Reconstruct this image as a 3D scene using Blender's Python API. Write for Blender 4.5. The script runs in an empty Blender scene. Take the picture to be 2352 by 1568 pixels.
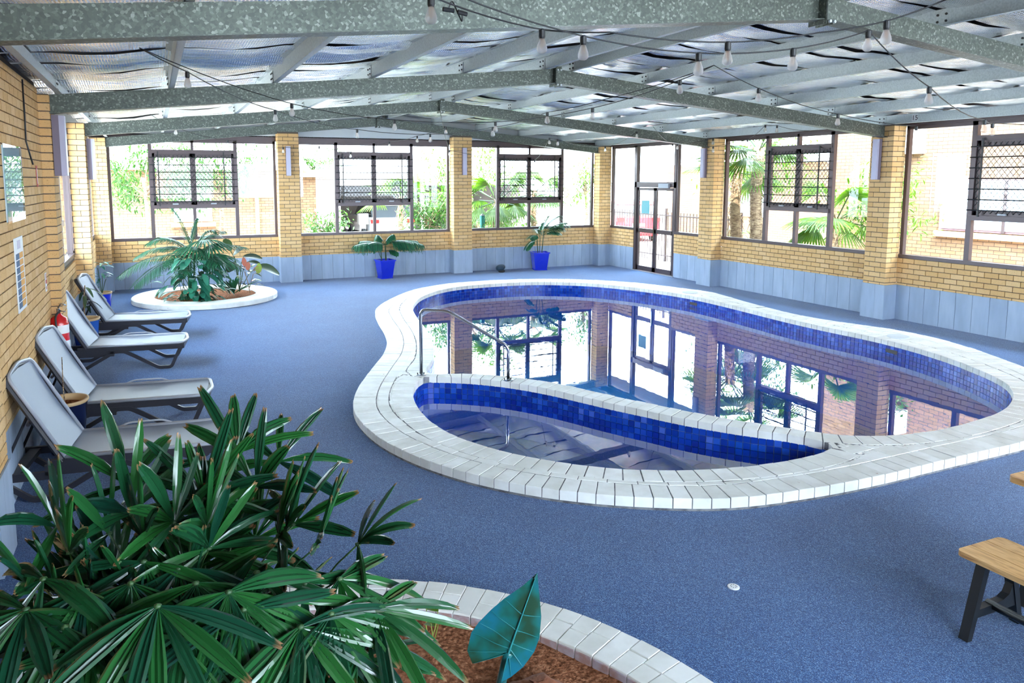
import bpy, math, random
from mathutils import Vector, Matrix, Euler, noise
R0 = random.Random(7)
SC = bpy.context.scene
COL = SC.collection
PI = math.pi

# ------------------------------------------------------------------ camera, sky, sun, exposure
CAM = Vector((-11.765, -18.158, 2.422)); FOC = 1721.85; PPX, PPY = 1088.67, 613.14
cd = bpy.data.cameras.new('camera'); cam = bpy.data.objects.new('camera', cd); COL.objects.link(cam)
cam.location = CAM; cam.rotation_euler = (1.4539, 0.0014, -0.4024)
cd.sensor_width = 36; cd.lens = FOC/2352*36; cd.shift_x = (1176-PPX)/2352; cd.shift_y = -(784-PPY)/2352
cd.clip_start = .05; cd.clip_end = 300
SC.camera = cam
w = bpy.data.worlds.new('sky'); SC.world = w; w.use_nodes = True
bg = w.node_tree.nodes['Background']; bg.inputs[0].default_value = (.70, .85, 1.0, 1); bg.inputs[1].default_value = 3.6
sd = bpy.data.lights.new('sun', 'SUN'); sun = bpy.data.objects.new('sun', sd); COL.objects.link(sun)
sd.energy = 2.6; sd.angle = .01; sd.color = (1, .93, .82)
sun.rotation_euler = Vector((-.28, -.38, .88)).to_track_quat('Z', 'Y').to_euler()
SC.view_settings.view_transform = 'Standard'; SC.view_settings.look = 'None'
SC.view_settings.exposure = 3.05; SC.view_settings.gamma = 1; SC.view_settings.use_curve_mapping = False
SC.cycles.max_bounces = 10; SC.cycles.diffuse_bounces = 6; SC.cycles.transparent_max_bounces = 24
SC.cycles.sample_clamp_indirect = 8; SC.cycles.caustics_reflective = False; SC.cycles.caustics_refractive = False

RM = Euler(cam.rotation_euler).to_matrix()
def ray(u, v): return RM @ Vector(((u-PPX)/FOC, -(v-PPY)/FOC, -1))
def on_z(u, v, z=0): d = ray(u, v); return CAM + d*((z-CAM.z)/d.z)
def on_x(u, v, x): d = ray(u, v); return CAM + d*((x-CAM.x)/d.x)
def on_y(u, v, y): d = ray(u, v); return CAM + d*((y-CAM.y)/d.y)
def dist(p): return (Vector(p)-CAM).length

# ------------------------------------------------------------------ mesh helpers
class MB:
    def __init__(s): s.v = []; s.f = []
    def add(s, vs, fs):
        n = len(s.v); s.v.extend([tuple(p) for p in vs]); s.f.extend([tuple(i+n for i in f) for f in fs]); return s
    def box(s, x0, x1, y0, y1, z0, z1, M=None):
        vs = [Vector((x, y, z)) for z in (z0, z1) for y in (y0, y1) for x in (x0, x1)]
        if M: vs = [M @ p for p in vs]
        fs = [(0,2,3,1),(4,5,7,6),(0,1,5,4),(2,6,7,3),(0,4,6,2),(1,3,7,5)]
        if M and M.determinant() < 0: fs = [f[::-1] for f in fs]
        return s.add(vs, fs)
    def fbox(s, F, s0, s1, t0, t1, z0, z1): return s.box(s0, s1, t0, t1, z0, z1, F)
    def tube(s, pts, r, n=8, cap=True, r1=None):
        pts = [Vector(p) for p in pts]; m = len(pts); rings = []; up = None
        for i, p in enumerate(pts):
            t = (pts[min(i+1, m-1)]-pts[max(i-1, 0)]).normalized()
            if up is None:
                up = Vector((0,0,1)) if abs(t.z) < .9 else Vector((1,0,0))
            a = t.cross(up).normalized(); b = a.cross(t).normalized(); up = b
            rr = r if r1 is None else r+(r1-r)*i/(m-1)
            rings.append([p+(a*math.cos(2*PI*k/n)+b*math.sin(2*PI*k/n))*rr for k in range(n)])
        vs = [p for g in rings for p in g]; fs = []
        for i in range(m-1):
            for k in range(n):
                fs.append((i*n+k, i*n+(k+1)%n, (i+1)*n+(k+1)%n, (i+1)*n+k))
        if cap: fs.append(tuple(range(n))[::-1]); fs.append(tuple(range((m-1)*n, m*n)))
        return s.add(vs, fs)
    def lathe(s, c, prof, n=20, ax=None):
        c = Vector(c); vs = []; fs = []; m = len(prof)
        for r, z in prof:
            for k in range(n): vs.append(c+Vector((r*math.cos(2*PI*k/n), r*math.sin(2*PI*k/n), z)))
        for i in range(m-1):
            for k in range(n): fs.append((i*n+k, i*n+(k+1)%n, (i+1)*n+(k+1)%n, (i+1)*n+k))
        return s.add(vs, fs)
    def prism(s, poly, n, h, M=None):      # polygon list of Vectors, extruded by n*h
        k = len(poly); n = Vector(n)*h
        return s.add([Vector(p) for p in poly]+[Vector(p)+n for p in poly],
              [tuple(range(k))[::-1], tuple(range(k, 2*k))]+[(i, (i+1)%k, (i+1)%k+k, i+k) for i in range(k)])
    def build(s, name, mat, parent=None, smooth=False, attr=None):
        me = bpy.data.meshes.new(name); me.from_pydata(s.v, [], s.f)
        if smooth: me.polygons.foreach_set('use_smooth', [True]*len(me.polygons))
        if attr:
            a = me.attributes.new('t', 'FLOAT', 'POINT'); a.data.foreach_set('value', attr)
        me.materials.append(mat); me.update()
        return link(name, me, parent)
def wloc(p):
    L = Vector((0,0,0))
    while p: L += p.location; p = p.parent
    return L
def link(name, me, parent=None, loc=None, rot=None):
    o = bpy.data.objects.new(name, me); COL.objects.link(o)
    L = Vector(loc) if loc is not None else Vector((0,0,0))
    if parent: o.parent = parent; L = L-wloc(parent)
    o.location = L
    if rot: o.rotation_euler = rot
    return o
def tag(o, label=None, cat=None, group=None, kind=None):
    if label: o['label'] = label
    if cat: o['category'] = cat
    if group: o['group'] = group
    if kind: o['kind'] = kind
    return o
def thing(name, label, cat, loc=(0,0,0), group=None):
    o = bpy.data.objects.new(name, None); COL.objects.link(o); o.location = loc; o.empty_display_size = .1
    return tag(o, label, cat, group)
def struct(name, loc=(0,0,0), label=None):
    o = bpy.data.objects.new(name, None); COL.objects.link(o); o.location = loc; o.empty_display_size = .1
    return tag(o, label, None, None, 'structure')
def frame_m(o, u, n):                    # local (s, t, z) -> world, s along u, t along n
    u = Vector(u); n = Vector(n); o = Vector(o)
    return Matrix(((u.x, n.x, 0, o.x), (u.y, n.y, 0, o.y), (u.z, n.z, 1, o.z), (0,0,0,1)))
def copy_tree(o, parent=None):
    c = o.copy(); COL.objects.link(c)
    if parent: c.parent = parent
    for ch in list(o.children): copy_tree(ch, c)
    return c
def poly_mesh(name, outer, holes, z, thick=0):
    cu = bpy.data.curves.new(name, 'CURVE'); cu.dimensions = '2D'; cu.fill_mode = 'BOTH'; cu.extrude = thick/2
    for P in [outer]+holes:
        sp = cu.splines.new('POLY'); sp.points.add(len(P)-1)
        for i, p in enumerate(P): sp.points[i].co = (p[0], p[1], 0, 1)
        sp.use_cyclic_u = True
    ob = bpy.data.objects.new(name, cu); COL.objects.link(ob)
    bpy.context.view_layer.update()
    me = bpy.data.meshes.new_from_object(ob.evaluated_get(bpy.context.evaluated_depsgraph_get()))
    bpy.data.objects.remove(ob)
    for v in me.vertices: v.co.z += z
    me.materials.clear()
    return me

# ------------------------------------------------------------------ materials
def mat(name, col, rough=.6, metal=0, spec=.5, **k):
    m = bpy.data.materials.new(name); m.use_nodes = True
    b = m.node_tree.nodes['Principled BSDF']
    b.inputs['Base Color'].default_value = (*col, 1); b.inputs['Roughness'].default_value = rough
    b.inputs['Metallic'].default_value = metal; b.inputs['Specular IOR Level'].default_value = spec
    for kk, vv in k.items(): b.inputs[kk].default_value = vv
    return m
def N(m, t): return m.node_tree.nodes.new(t)
def L(m, a, b): m.node_tree.links.new(a, b)
def bs(m): return m.node_tree.nodes['Principled BSDF']
def coords(m, scale=(1,1,1), kind='pos'):
    if kind == 'pos': g = N(m, 'ShaderNodeNewGeometry').outputs['Position']
    else: g = N(m, 'ShaderNodeTexCoord').outputs['Object']
    mp = N(m, 'ShaderNodeMapping'); mp.inputs['Scale'].default_value = scale; L(m, g, mp.inputs[0]); return mp.outputs[0]
def ntex(m, sc, det=3, scale=(1,1,1), kind='pos'):
    n = N(m, 'ShaderNodeTexNoise'); n.inputs['Scale'].default_value = sc; n.inputs['Detail'].default_value = det
    L(m, coords(m, scale, kind), n.inputs['Vector']); return n.outputs['Fac']
def ramp(m, fac, stops):
    r = N(m, 'ShaderNodeValToRGB'); e = r.color_ramp.elements
    while len(e) < len(stops): e.new(.5)
    for el, (p, c) in zip(e, stops): el.position = p; el.color = (*c, 1)
    L(m, fac, r.inputs[0]); return r.outputs[0]
def bump(m, fac, st=.3, d=.005):
    b = N(m, 'ShaderNodeBump'); b.inputs['Strength'].default_value = st; b.inputs['Distance'].default_value = d
    L(m, fac, b.inputs['Height']); L(m, b.outputs[0], bs(m).inputs['Normal'])
def rnd(m):                               # a random value per object and per loose piece
    a = N(m, 'ShaderNodeObjectInfo').outputs['Random']; g = N(m, 'ShaderNodeNewGeometry').outputs['Random Per Island']
    s = N(m, 'ShaderNodeMath'); s.operation = 'ADD'; L(m, a, s.inputs[0]); L(m, g, s.inputs[1])
    f = N(m, 'ShaderNodeMath'); f.operation = 'FRACT'; L(m, s.outputs[0], f.inputs[0]); return f.outputs[0]
def mixc(m, fac, a, b, mode='MIX'):
    x = N(m, 'ShaderNodeMix'); x.data_type = 'RGBA'; x.blend_type = mode
    if isinstance(fac, (int, float)): x.inputs[0].default_value = fac
    else: L(m, fac, x.inputs[0])
    for i, c in ((6, a), (7, b)):
        if isinstance(c, tuple): x.inputs[i].default_value = (*c, 1)
        else: L(m, c, x.inputs[i])
    return x.outputs[2]

M = {}
m = M['brick'] = mat('brick', (.6,.4,.2), .85, spec=.2)
c1 = ramp(m, rnd(m), [(0, (.68,.42,.18)), (.5, (.72,.46,.21)), (1, (.76,.51,.255))])
c2 = ramp(m, ntex(m, 90, 3), [(.60, (1,1,1)), (.72, (.62,.5,.4))])
L(m, mixc(m, 1.0, c1, c2, 'MULTIPLY'), bs(m).inputs['Base Color']); bump(m, ntex(m, 120, 4), .25, .003)
M['mortar'] = mat('mortar', (.13,.105,.085), .95, spec=.1)
m = M['panel'] = mat('wall_tile', (.36,.43,.52), .55, spec=.35)
f = ntex(m, 2.2, 4, (3,3,.7)); c = ramp(m, f, [(.3, (.27,.34,.45)), (.55, (.33,.41,.54)), (.75, (.40,.48,.60))])
c = mixc(m, .3, c, ramp(m, rnd(m), [(0, (.24,.31,.42)), (1, (.44,.52,.64))])); L(m, c, bs(m).inputs['Base Color'])
m = M['carpet'] = mat('carpet', (.13,.19,.33), .95, spec=.15, **{'Sheen Weight': .25, 'Sheen Roughness': .4})
v = N(m, 'ShaderNodeTexVoronoi'); v.inputs['Scale'].default_value = 260; L(m, coords(m), v.inputs['Vector'])
sp = N(m, 'ShaderNodeSeparateColor'); L(m, v.outputs['Color'], sp.inputs[0])
c = ramp(m, sp.outputs[0], [(0, (.008,.038,.13)), (.45, (.021,.080,.24)), (.8, (.055,.158,.385)), (1, (.18,.33,.59))])
c = mixc(m, 1.0, c, ramp(m, ntex(m, 1.6, 4), [(.3, (.86,.86,.9)), (.7, (1.08,1.08,1.05))]), 'MULTIPLY')
L(m, c, bs(m).inputs['Base Color']); bump(m, v.outputs['Distance'], .5, .004)
m = M['coping'] = mat('painted_brick', (.8,.8,.76), .5, spec=.4)
c1 = ramp(m, rnd(m), [(0, (.79,.785,.74)), (.6, (.86,.855,.82)), (1, (.90,.895,.87))])
c2 = ramp(m, ntex(m, 5, 6), [(.35, (.86,.85,.83)), (.6, (1,1,1))])
c3 = mixc(m, 1.0, c1, c2, 'MULTIPLY')
chip = ramp(m, ntex(m, 11, 6), [(.73, (0,0,0)), (.75, (1,1,1))])
L(m, mixc(m, chip, c3, (.34,.17,.13)), bs(m).inputs['Base Color']); bump(m, ntex(m, 40, 4), .15, .003)
m = M['bed'] = mat('coping_joint', (.42,.42,.42), .8, spec=.2)
c = ramp(m, ntex(m, 12, 4), [(.35, (.10,.10,.115)), (.6, (.26,.26,.27))]); L(m, c, bs(m).inputs['Base Color'])
m = M['rawbrick'] = mat('planter_brick', (.4,.25,.25), .85, spec=.2)
c = ramp(m, ntex(m, 14, 5), [(.4, (.36,.22,.20)), (.6, (.42,.36,.40))]); L(m, c, bs(m).inputs['Base Color'])
m = M['tile'] = mat('pool_tile', (.01,.06,.55), .22, spec=.35)
c = ramp(m, rnd(m), [(0, (.002,.022,.24)), (.45, (.004,.045,.40)), (.8, (.012,.085,.52)), (1, (.07,.15,.60))]); L(m, c, bs(m).inputs['Base Color'])
M['grout'] = mat('tile_grout', (.12,.18,.34), .7)
m = M['pooldeep'] = mat('pool_floor_tile', (.02,.10,.40), .4)
bt = N(m, 'ShaderNodeTexBrick'); bt.offset = 0; bt.inputs['Scale'].default_value = 7; bt.inputs['Brick Width'].default_value = .5; bt.inputs['Row Height'].default_value = .5; bt.inputs['Mortar Size'].default_value = .02
bt.inputs['Color1'].default_value = (.002,.12,.34,1); bt.inputs['Color2'].default_value = (.003,.15,.40,1); bt.inputs['Mortar'].default_value = (.002,.08,.24,1)
L(m, coords(m), bt.inputs['Vector']); L(m, bt.outputs[0], bs(m).inputs['Base Color'])
m = M['poolwall'] = mat('pool_wall_tile', (.004,.10,.40), .25)
m = M['spangle'] = mat('galvanised_steel', (.4,.45,.43), .45, .45)
v = N(m, 'ShaderNodeTexVoronoi'); v.inputs['Scale'].default_value = 62; L(m, coords(m, (1,1,1)), v.inputs['Vector'])
sp = N(m, 'ShaderNodeSeparateColor'); L(m, v.outputs['Color'], sp.inputs[0])
c = ramp(m, sp.outputs[0], [(0, (.085,.10,.088)), (.6, (.11,.13,.112)), (.86, (.15,.172,.15)), (1, (.27,.30,.265))])
L(m, c, bs(m).inputs['Base Color'])
m = M['zinc'] = mat('zinc_purlin', (.56,.62,.63), .5, .25)
c = ramp(m, ntex(m, 60, 3), [(.35, (.50,.56,.57)), (.65, (.62,.68,.69))]); L(m, c, bs(m).inputs['Base Color'])
m = M['foil'] = mat('foil_insulation', (.95,.96,.98), .22, .93)
wv = N(m, 'ShaderNodeTexVoronoi'); wv.inputs['Scale'].default_value = 42; wv.inputs['Randomness'].default_value = .0; L(m, coords(m), wv.inputs['Vector'])
n1 = ntex(m, 5, 4, (.4, 4, 1))
ad = N(m, 'ShaderNodeMath'); ad.operation = 'MULTIPLY_ADD'; L(m, wv.outputs['Distance'], ad.inputs[0]); ad.inputs[1].default_value = .45; L(m, n1, ad.inputs[2])
bump(m, ad.outputs[0], .8, .03)
M['roof'] = mat('roof_steel', (.05,.05,.06), .7)
M['bronze'] = mat('bronze_aluminium', (.085,.06,.062), .38, .3)
M['grey_sheet'] = mat('grey_sheet', (.62,.66,.68), .7)
M['black'] = mat('black_rubber', (.012,.013,.015), .45)
M['dark_plastic'] = mat('taupe_plastic', (.022,.021,.028), .42)
M['light_plastic'] = mat('pale_plastic', (.36,.38,.43), .32)
m = M['sling'] = mat('sling_fabric', (.19,.225,.30), .42)
wv = N(m, 'ShaderNodeTexWave'); wv.inputs['Scale'].default_value = 120; L(m, coords(m, kind='obj'), wv.inputs['Vector']); bump(m, wv.outputs['Fac'], .15, .001)
M['lamp_face'] = mat('lamp_diffuser', (.50,.48,.62), .4)
M['lamp_side'] = mat('lamp_case', (.20,.16,.21), .5)
M['chrome'] = mat('stainless_steel', (.42,.46,.52), .16, 1)
M['bluepot'] = mat('blue_glaze', (.006,.02,.55), .12, spec=.7)
M['bluepot2'] = mat('navy_glaze', (.003,.008,.035), .2, spec=.6)
M['tanrim'] = mat('tan_clay', (.62,.42,.22), .6)
m = M['soil'] = mat('soil', (.2,.08,.04), .95, spec=.1)
c = ramp(m, ntex(m, 45, 6), [(.3, (.10,.035,.015)), (.5, (.25,.095,.045)), (.7, (.44,.20,.11))]); L(m, c, bs(m).inputs['Base Color']); bump(m, ntex(m, 60, 6), .8, .02)
m = M['rock'] = mat('sandstone', (.25,.08,.04), .85); bump(m, ntex(m, 25, 5), .6, .02)
c = ramp(m, ntex(m, 12, 4), [(.3, (.16,.045,.02)), (.7, (.28,.10,.045))]); L(m, c, bs(m).inputs['Base Color'])
def leafmat(name, a, b, tip=None, rough=.3, trans=.25):
    m = mat(name, a, rough, spec=.6)
    c = ramp(m, rnd(m), [(0, a), (1, b)])
    if tip:
        at = N(m, 'ShaderNodeAttribute'); at.attribute_name = 't'
        c = mixc(m, ramp(m, at.outputs['Fac'], [(.0, (0,0,0)), (.93, (0,0,0)), (.99, (1,1,1))]), c, tip)
    L(m, c, bs(m).inputs['Base Color'])
    tr = N(m, 'ShaderNodeBsdfTranslucent'); L(m, c, tr.inputs[0]); mx = N(m, 'ShaderNodeMixShader'); mx.inputs[0].default_value = trans
    L(m, bs(m).outputs[0], mx.inputs[1]); L(m, tr.outputs[0], mx.inputs[2]); L(m, mx.outputs[0], m.node_tree.nodes['Material Output'].inputs[0])
    return m
M['rhapis'] = leafmat('rhapis_leaf', (.007,.052,.032), (.022,.125,.026), (.30,.15,.07), .20, .15)
M['stalk'] = leafmat('green_stalk', (.02,.065,.02), (.04,.10,.025), None, .5, 0)
M['palm'] = leafmat('palm_leaf', (.013,.09,.045), (.035,.19,.08), None, .35)
M['bush'] = leafmat('bush_leaf', (.02,.14,.09), (.05,.26,.16), None, .3)
M['darkleaf'] = leafmat('dark_leaf', (.02,.05,.03), (.05,.10,.03), None, .35)
M['pinkleaf'] = leafmat('pink_leaf', (.45,.07,.09), (.5,.16,.10), None, .4)
M['limeleaf'] = leafmat('lime_leaf', (.25,.34,.05), (.35,.42,.10), None, .4)
M['sunleaf'] = leafmat('sunlit_leaf', (.035,.12,.003), (.10,.20,.005), None, .5, .4)
M['treeleaf'] = leafmat('tree_leaf', (.02,.085,.010), (.055,.15,.008), None, .5, .4)
m = M['taro'] = mat('taro_leaf', (.01,.22,.22), .32, spec=.6)
c = ramp(m, ntex(m, 9, 3, kind='obj'), [(.38, (.012,.055,.028)), (.5, (.006,.12,.105)), (.66, (.006,.15,.22))]); L(m, c, bs(m).inputs['Base Color'])
M['tarovein'] = mat('taro_vein', (.02,.19,.19), .4)
m = M['wood'] = mat('acacia_wood', (.6,.35,.15), .38)
wv = N(m, 'ShaderNodeTexNoise'); wv.inputs['Scale'].default_value = 7; wv.inputs['Detail'].default_value = 6; wv.inputs['Distortion'].default_value = 1.2; L(m, coords(m, (5,.7,5)), wv.inputs['Vector'])
c = ramp(m, wv.outputs['Fac'], [(.3, (.42,.19,.065)), (.48, (.68,.38,.14)), (.62, (.78,.48,.20)), (.75, (.54,.26,.09))]); L(m, c, bs(m).inputs['Base Color'])
M['red'] = mat('red_paint', (.62,.01,.015), .25, spec=.6)
M['white'] = mat('white_paint', (.85,.85,.85), .5)
M['paper'] = mat('printed_card', (.80,.82,.84), .5)
M['ink'] = mat('dark_ink', (.04,.10,.20), .6)
M['orange'] = mat('orange_print', (.75,.36,.06), .6)
M['redprint'] = mat('red_print', (.55,.10,.08), .6)
m = M['xbrick'] = mat('outer_brick', (.6,.42,.28), .9, spec=.1)
bt = N(m, 'ShaderNodeTexBrick'); bt.inputs['Scale'].default_value = 1; bt.inputs['Brick Width'].default_value = .24; bt.inputs['Row Height'].default_value = .086; bt.inputs['Mortar Size'].default_value = .006
bt.inputs['Color1'].default_value = (.20,.115,.065,1); bt.inputs['Color2'].default_value = (.26,.155,.09,1); bt.inputs['Mortar'].default_value = (.07,.045,.035,1)
g = N(m, 'ShaderNodeNewGeometry'); se = N(m, 'ShaderNodeSeparateXYZ'); L(m, g.outputs['Position'], se.inputs[0])
su = N(m, 'ShaderNodeMath'); su.operation = 'ADD'; L(m, se.outputs[0], su.inputs[0]); L(m, se.outputs[1], su.inputs[1])
cb = N(m, 'ShaderNodeCombineXYZ'); L(m, su.outputs[0], cb.inputs[0]); L(m, se.outputs[2], cb.inputs[1]); L(m, cb.outputs[0], bt.inputs['Vector']); L(m, bt.outputs[0], bs(m).inputs['Base Color'])
M['concrete'] = mat('outside_concrete', (.45,.43,.40), .9)
M['curtain'] = mat('curtain', (.45,.58,.72), .7)
M['carwhite'] = mat('white_car_paint', (.8,.8,.82), .2, spec=.6)
M['carred'] = mat('red_car_paint', (.6,.02,.03), .2, spec=.6)
M['carglass'] = mat('car_glass', (.05,.07,.09), .05, spec=.8)
M['taillight'] = mat('tail_light', (.7,.02,.02), .2)
M['tyre'] = mat('tyre', (.02,.02,.02), .8)
m = M['bark'] = mat('palm_bark', (.33,.22,.13), .95); bump(m, ntex(m, 14, 5, (1,1,4)), 1, .05)
c = ramp(m, ntex(m, 10, 5, (1,1,3)), [(.3, (.14,.08,.05)), (.7, (.50,.36,.22))]); L(m, c, bs(m).inputs['Base Color'])
def glassmat(name, tint, ior=1.45, rough=0.0):
    m = bpy.data.materials.new(name); m.use_nodes = True; nt = m.node_tree; nt.nodes.remove(bs(m))
    t = N(m, 'ShaderNodeBsdfTransparent'); t.inputs[0].default_value = (*tint, 1); g = N(m, 'ShaderNodeBsdfGlossy'); g.inputs['Roughness'].default_value = rough
    fr = N(m, 'ShaderNodeFresnel'); fr.inputs['IOR'].default_value = ior; mx = N(m, 'ShaderNodeMixShader')
    gb = N(m, 'ShaderNodeNewGeometry'); iv = N(m, 'ShaderNodeMath'); iv.operation = 'SUBTRACT'; iv.inputs[0].default_value = 1; L(m, gb.outputs['Backfacing'], iv.inputs[1])
    ml = N(m, 'ShaderNodeMath'); ml.operation = 'MULTIPLY'; L(m, fr.outputs[0], ml.inputs[0]); L(m, iv.outputs[0], ml.inputs[1])
    L(m, ml.outputs[0], mx.inputs[0]); L(m, t.outputs[0], mx.inputs[1]); L(m, g.outputs[0], mx.inputs[2]); L(m, mx.outputs[0], nt.nodes['Material Output'].inputs[0])
    return m, fr, g
M['glass'] = glassmat('window_glass', (.97,.985,.98))[0]
M['bulbglass'] = glassmat('bulb_glass', (.93,.93,.93), 1.9)[0]
def frost(m, k):
    out = m.node_tree.nodes['Material Output']; src = out.inputs[0].links[0].from_socket; d = N(m, 'ShaderNodeBsdfTranslucent'); d.inputs[0].default_value = (.95,.95,.95,1)
    x = N(m, 'ShaderNodeMixShader'); x.inputs[0].default_value = k; L(m, src, x.inputs[1]); L(m, d.outputs[0], x.inputs[2]); L(m, x.outputs[0], out.inputs[0])
frost(M['bulbglass'], .4)
M['acrylic'] = glassmat('acrylic_sheet', (.75,.85,.88), 1.9)[0]
m, fr, gl = glassmat('pool_water', (.30,.68,.92), 3.2); M['water'] = m
wn = ntex(m, 3.0, 2, (1, 1, 1)); b = N(m, 'ShaderNodeBump'); b.inputs['Strength'].default_value = .018; b.inputs['Distance'].default_value = .02
L(m, wn, b.inputs['Height']); L(m, b.outputs[0], gl.inputs['Normal']); L(m, b.outputs[0], fr.inputs['Normal'])
M['filament'] = mat('filament', (.9,.45,.15), .5, **{'Emission Strength': 0})

# ------------------------------------------------------------------ bricks
BM = {}
def chamfer_box(sx, sy, sz, c, name, mt):
    key = (round(sx*1000), round(sy*1000), round(sz*1000), name)
    if key in BM: return BM[key]
    vs = []; fs = []
    def ring(z, i): return [(-sx/2+i, -sy/2+i, z), (sx/2-i, -sy/2+i, z), (sx/2-i, sy/2-i, z), (-sx/2+i, sy/2-i, z)]
    for z, i in ((-sz/2, c), (-sz/2+c, 0), (sz/2-c, 0), (sz/2, c)): vs += ring(z, i)
    for r in range(3):
        for k in range(4): fs.append((r*4+k, r*4+(k+1)%4, r*4+4+(k+1)%4, r*4+4+k))
    fs += [(3,2,1,0), (12,13,14,15)]
    me = bpy.data.meshes.new(name); me.from_pydata(vs, [], fs); me.materials.append(mt); BM[key] = me
    return me
JO = .010
def courses(z0, z1, ch=.086, first=.043):
    out = []; z = z0
    if first: out.append((z, z+first-JO)); z += first
    while z+ch*.5 < z1: out.append((z, min(z+ch-JO, z1))); z += ch
    return out
class Pieces:                             # collects pieces; the largest in view become parts, the rest one joined part
    def __init__(s, parent, name, mt, limit=295): s.p = parent; s.n = name; s.m = mt; s.l = []; s.lim = limit
    def add(s, c, dims, F, w=1.0): s.l.append((dist(c)/w, Vector(c), dims, F))
    def flush(s):
        s.l.sort(key=lambda a: a[0]); mb = MB()
        for i, (d, c, (a, b, h), F) in enumerate(s.l):
            if i < s.lim:
                me = chamfer_box(a, b, h, .003, s.n, s.m)
                link(s.n, me, s.p, c, (0, 0, math.atan2(F[0].y, F[0].x)))
            else:
                mb.box(-a/2, a/2, -b/2, b/2, -h/2, h/2, Matrix.Translation(c) @ Matrix.Rotation(math.atan2(F[0].y, F[0].x), 4, 'Z'))
        if mb.v: tag(mb.build(s.n+'work', s.m, s.p), kind='stuff')
def brick_field(P, o, u, n, s0, s1, z0, z1, pitch=.24, off=0.0, first=.043):
    u = Vector(u); n = Vector(n); o = Vector(o)
    for k, (a, b) in enumerate(courses(z0, z1, .086, first)):
        s = s0-(pitch/2 if k % 2 else 0)-off
        while s < s1-.02:
            q0 = max(s, s0); q1 = min(s+pitch-JO, s1)
            if q1-q0 > .02:
                c = o+u*((q0+q1)/2)+n*.005+Vector((0,0,(a+b)/2)); P.add(c, (q1-q0, .03, b-a), (u, n))
            s += pitch

# ------------------------------------------------------------------ rooms: walls
XL1, XL2 = -12.97, -12.85
GR = .6; SILL = 1.07; WT = 3.30
floor_hole = None
UX = Vector((1,0,0)); UY = Vector((0,-1,0))
def wall_segment(parent, o, u, n, s0, s1, z1, thick=.2):
    F = frame_m(o, u, n)
    MB().fbox(F, s0, s1, -thick, -.002, 0, z1).build('masonry_core', M['mortar'], parent)
def panels(P, o, u, n, s0, s1, pitch=.267, t=.014):
    u = Vector(u); n = Vector(n); o = Vector(o); s = s0
    while s < s1-.02:
        e = min(s+pitch-.003, s1)
        P.append((o+u*((s+e)/2-.001)+n*(t/2)+Vector((0,0,GR/2)), e-s-.002, t, u)); s += pitch
def put_panels(parent, P):
    for c, a, t, u in P:
        me = chamfer_box(a, t, GR-.002, .001, 'wall_tile', M['panel']); link('wall_tile', me, parent, c, (0,0,math.atan2(u.y, u.x)))

wall_far = struct('wall_far'); wall_right = struct('wall_right'); wall_left = struct('wall_left')
# far wall (plane Y=0), lower part under the windows
far_bays = [(-12.97, -9.08), (-8.6, -4.72), (-4.22, 0.0)]
BP = Pieces(wall_far, 'brick', M['brick']); PL = []
for a, b in far_bays:
    wall_segment(wall_far, (0,0,0), UX, (0,-1,0), a, b, SILL)
    brick_field(BP, (0,0,0), UX, (0,-1,0), a, b, GR, SILL-.005); panels(PL, (0,0,0), UX, (0,-1,0), a, b)
BP.flush(); put_panels(wall_far, PL)
MB().box(-13.1, .2, .02, .2, WT, 3.42).build('lintel', M['bronze'], wall_far)
MB().add([(-13.1,.02,3.40),(.2,.02,3.40),(.2,.02,3.48),(-6.66,.02,4.08),(-13.1,.02,3.48), (-13.1,.06,3.40),(.2,.06,3.40),(.2,.06,3.48),(-6.66,.06,4.08),(-13.1,.06,3.48)],
   [(0,1,2,3,4),(9,8,7,6,5),(0,5,6,1),(1,6,7,2),(2,7,8,3),(3,8,9,4),(4,9,5,0)]).build('gable_sheet', M['grey_sheet'], wall_far)
# right wall (plane X=0): s runs toward the viewer
right_segs = [(.29, 1.42), (3.13, 4.36), (4.80, 8.76), (9.19, 13.1), (13.55, 17.5), (17.95, 21.0)]
BP = Pieces(wall_right, 'brick', M['brick']); PL = []
for i, (a, b) in enumerate(right_segs):
    wall_segment(wall_right, (0,0,0), UY, (-1,0,0), a, b, SILL)
    if i < 4: brick_field(BP, (0,0,0), UY, (-1,0,0), a, b, GR, SILL-.005, .2135); panels(PL, (0,0,0), UY, (-1,0,0), a, b)
BP.flush(); put_panels(wall_right, PL)
MB().box(-.02, .2, -21.0, 0, WT, 3.47).build('eave_beam', M['bronze'], wall_right)
MB().box(-.02, .2, -17.95, -17.5, 0, 3.3).box(-.02, .2, -13.55, -13.1, 0, 3.3).build('masonry_pier', M['xbrick'], wall_right)
# left wall
BP = Pieces(wall_left, 'brick', M['brick']); PL = []
for a, b in [(.2, 4.27), (4.74, 9.07)]:
    wall_segment(wall_left, (XL1,0,0), UY, (1,0,0), a, b, 1.2)
    brick_field(BP, (XL1,0,0), UY, (1,0,0), a, b, GR, 1.195, .2135); panels(PL, (XL1,0,0), UY, (1,0,0), a, b)
wall_segment(wall_left, (XL2,0,0), UY, (1,0,0), 9.07, 21.0, 3.42, .3)
brick_field(BP, (XL2,0,0), UY, (1,0,0), 9.07, 12.6, GR, 3.36, .2135)
brick_field(BP, (XL2,0,0), UY, (1,0,0), 13.05, 15.5, GR, 3.36, .2135)
panels(PL, (XL2,0,0), UY, (1,0,0), 9.19, 12.58); panels(PL, (XL2,0,0), UY, (1,0,0), 13.05, 17)
BP.flush(); put_panels(wall_left, PL)
MB().box(XL1-.2, XL1+.02, -9.07, 0, WT, 3.47).build('eave_beam', M['bronze'], wall_left)
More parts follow.
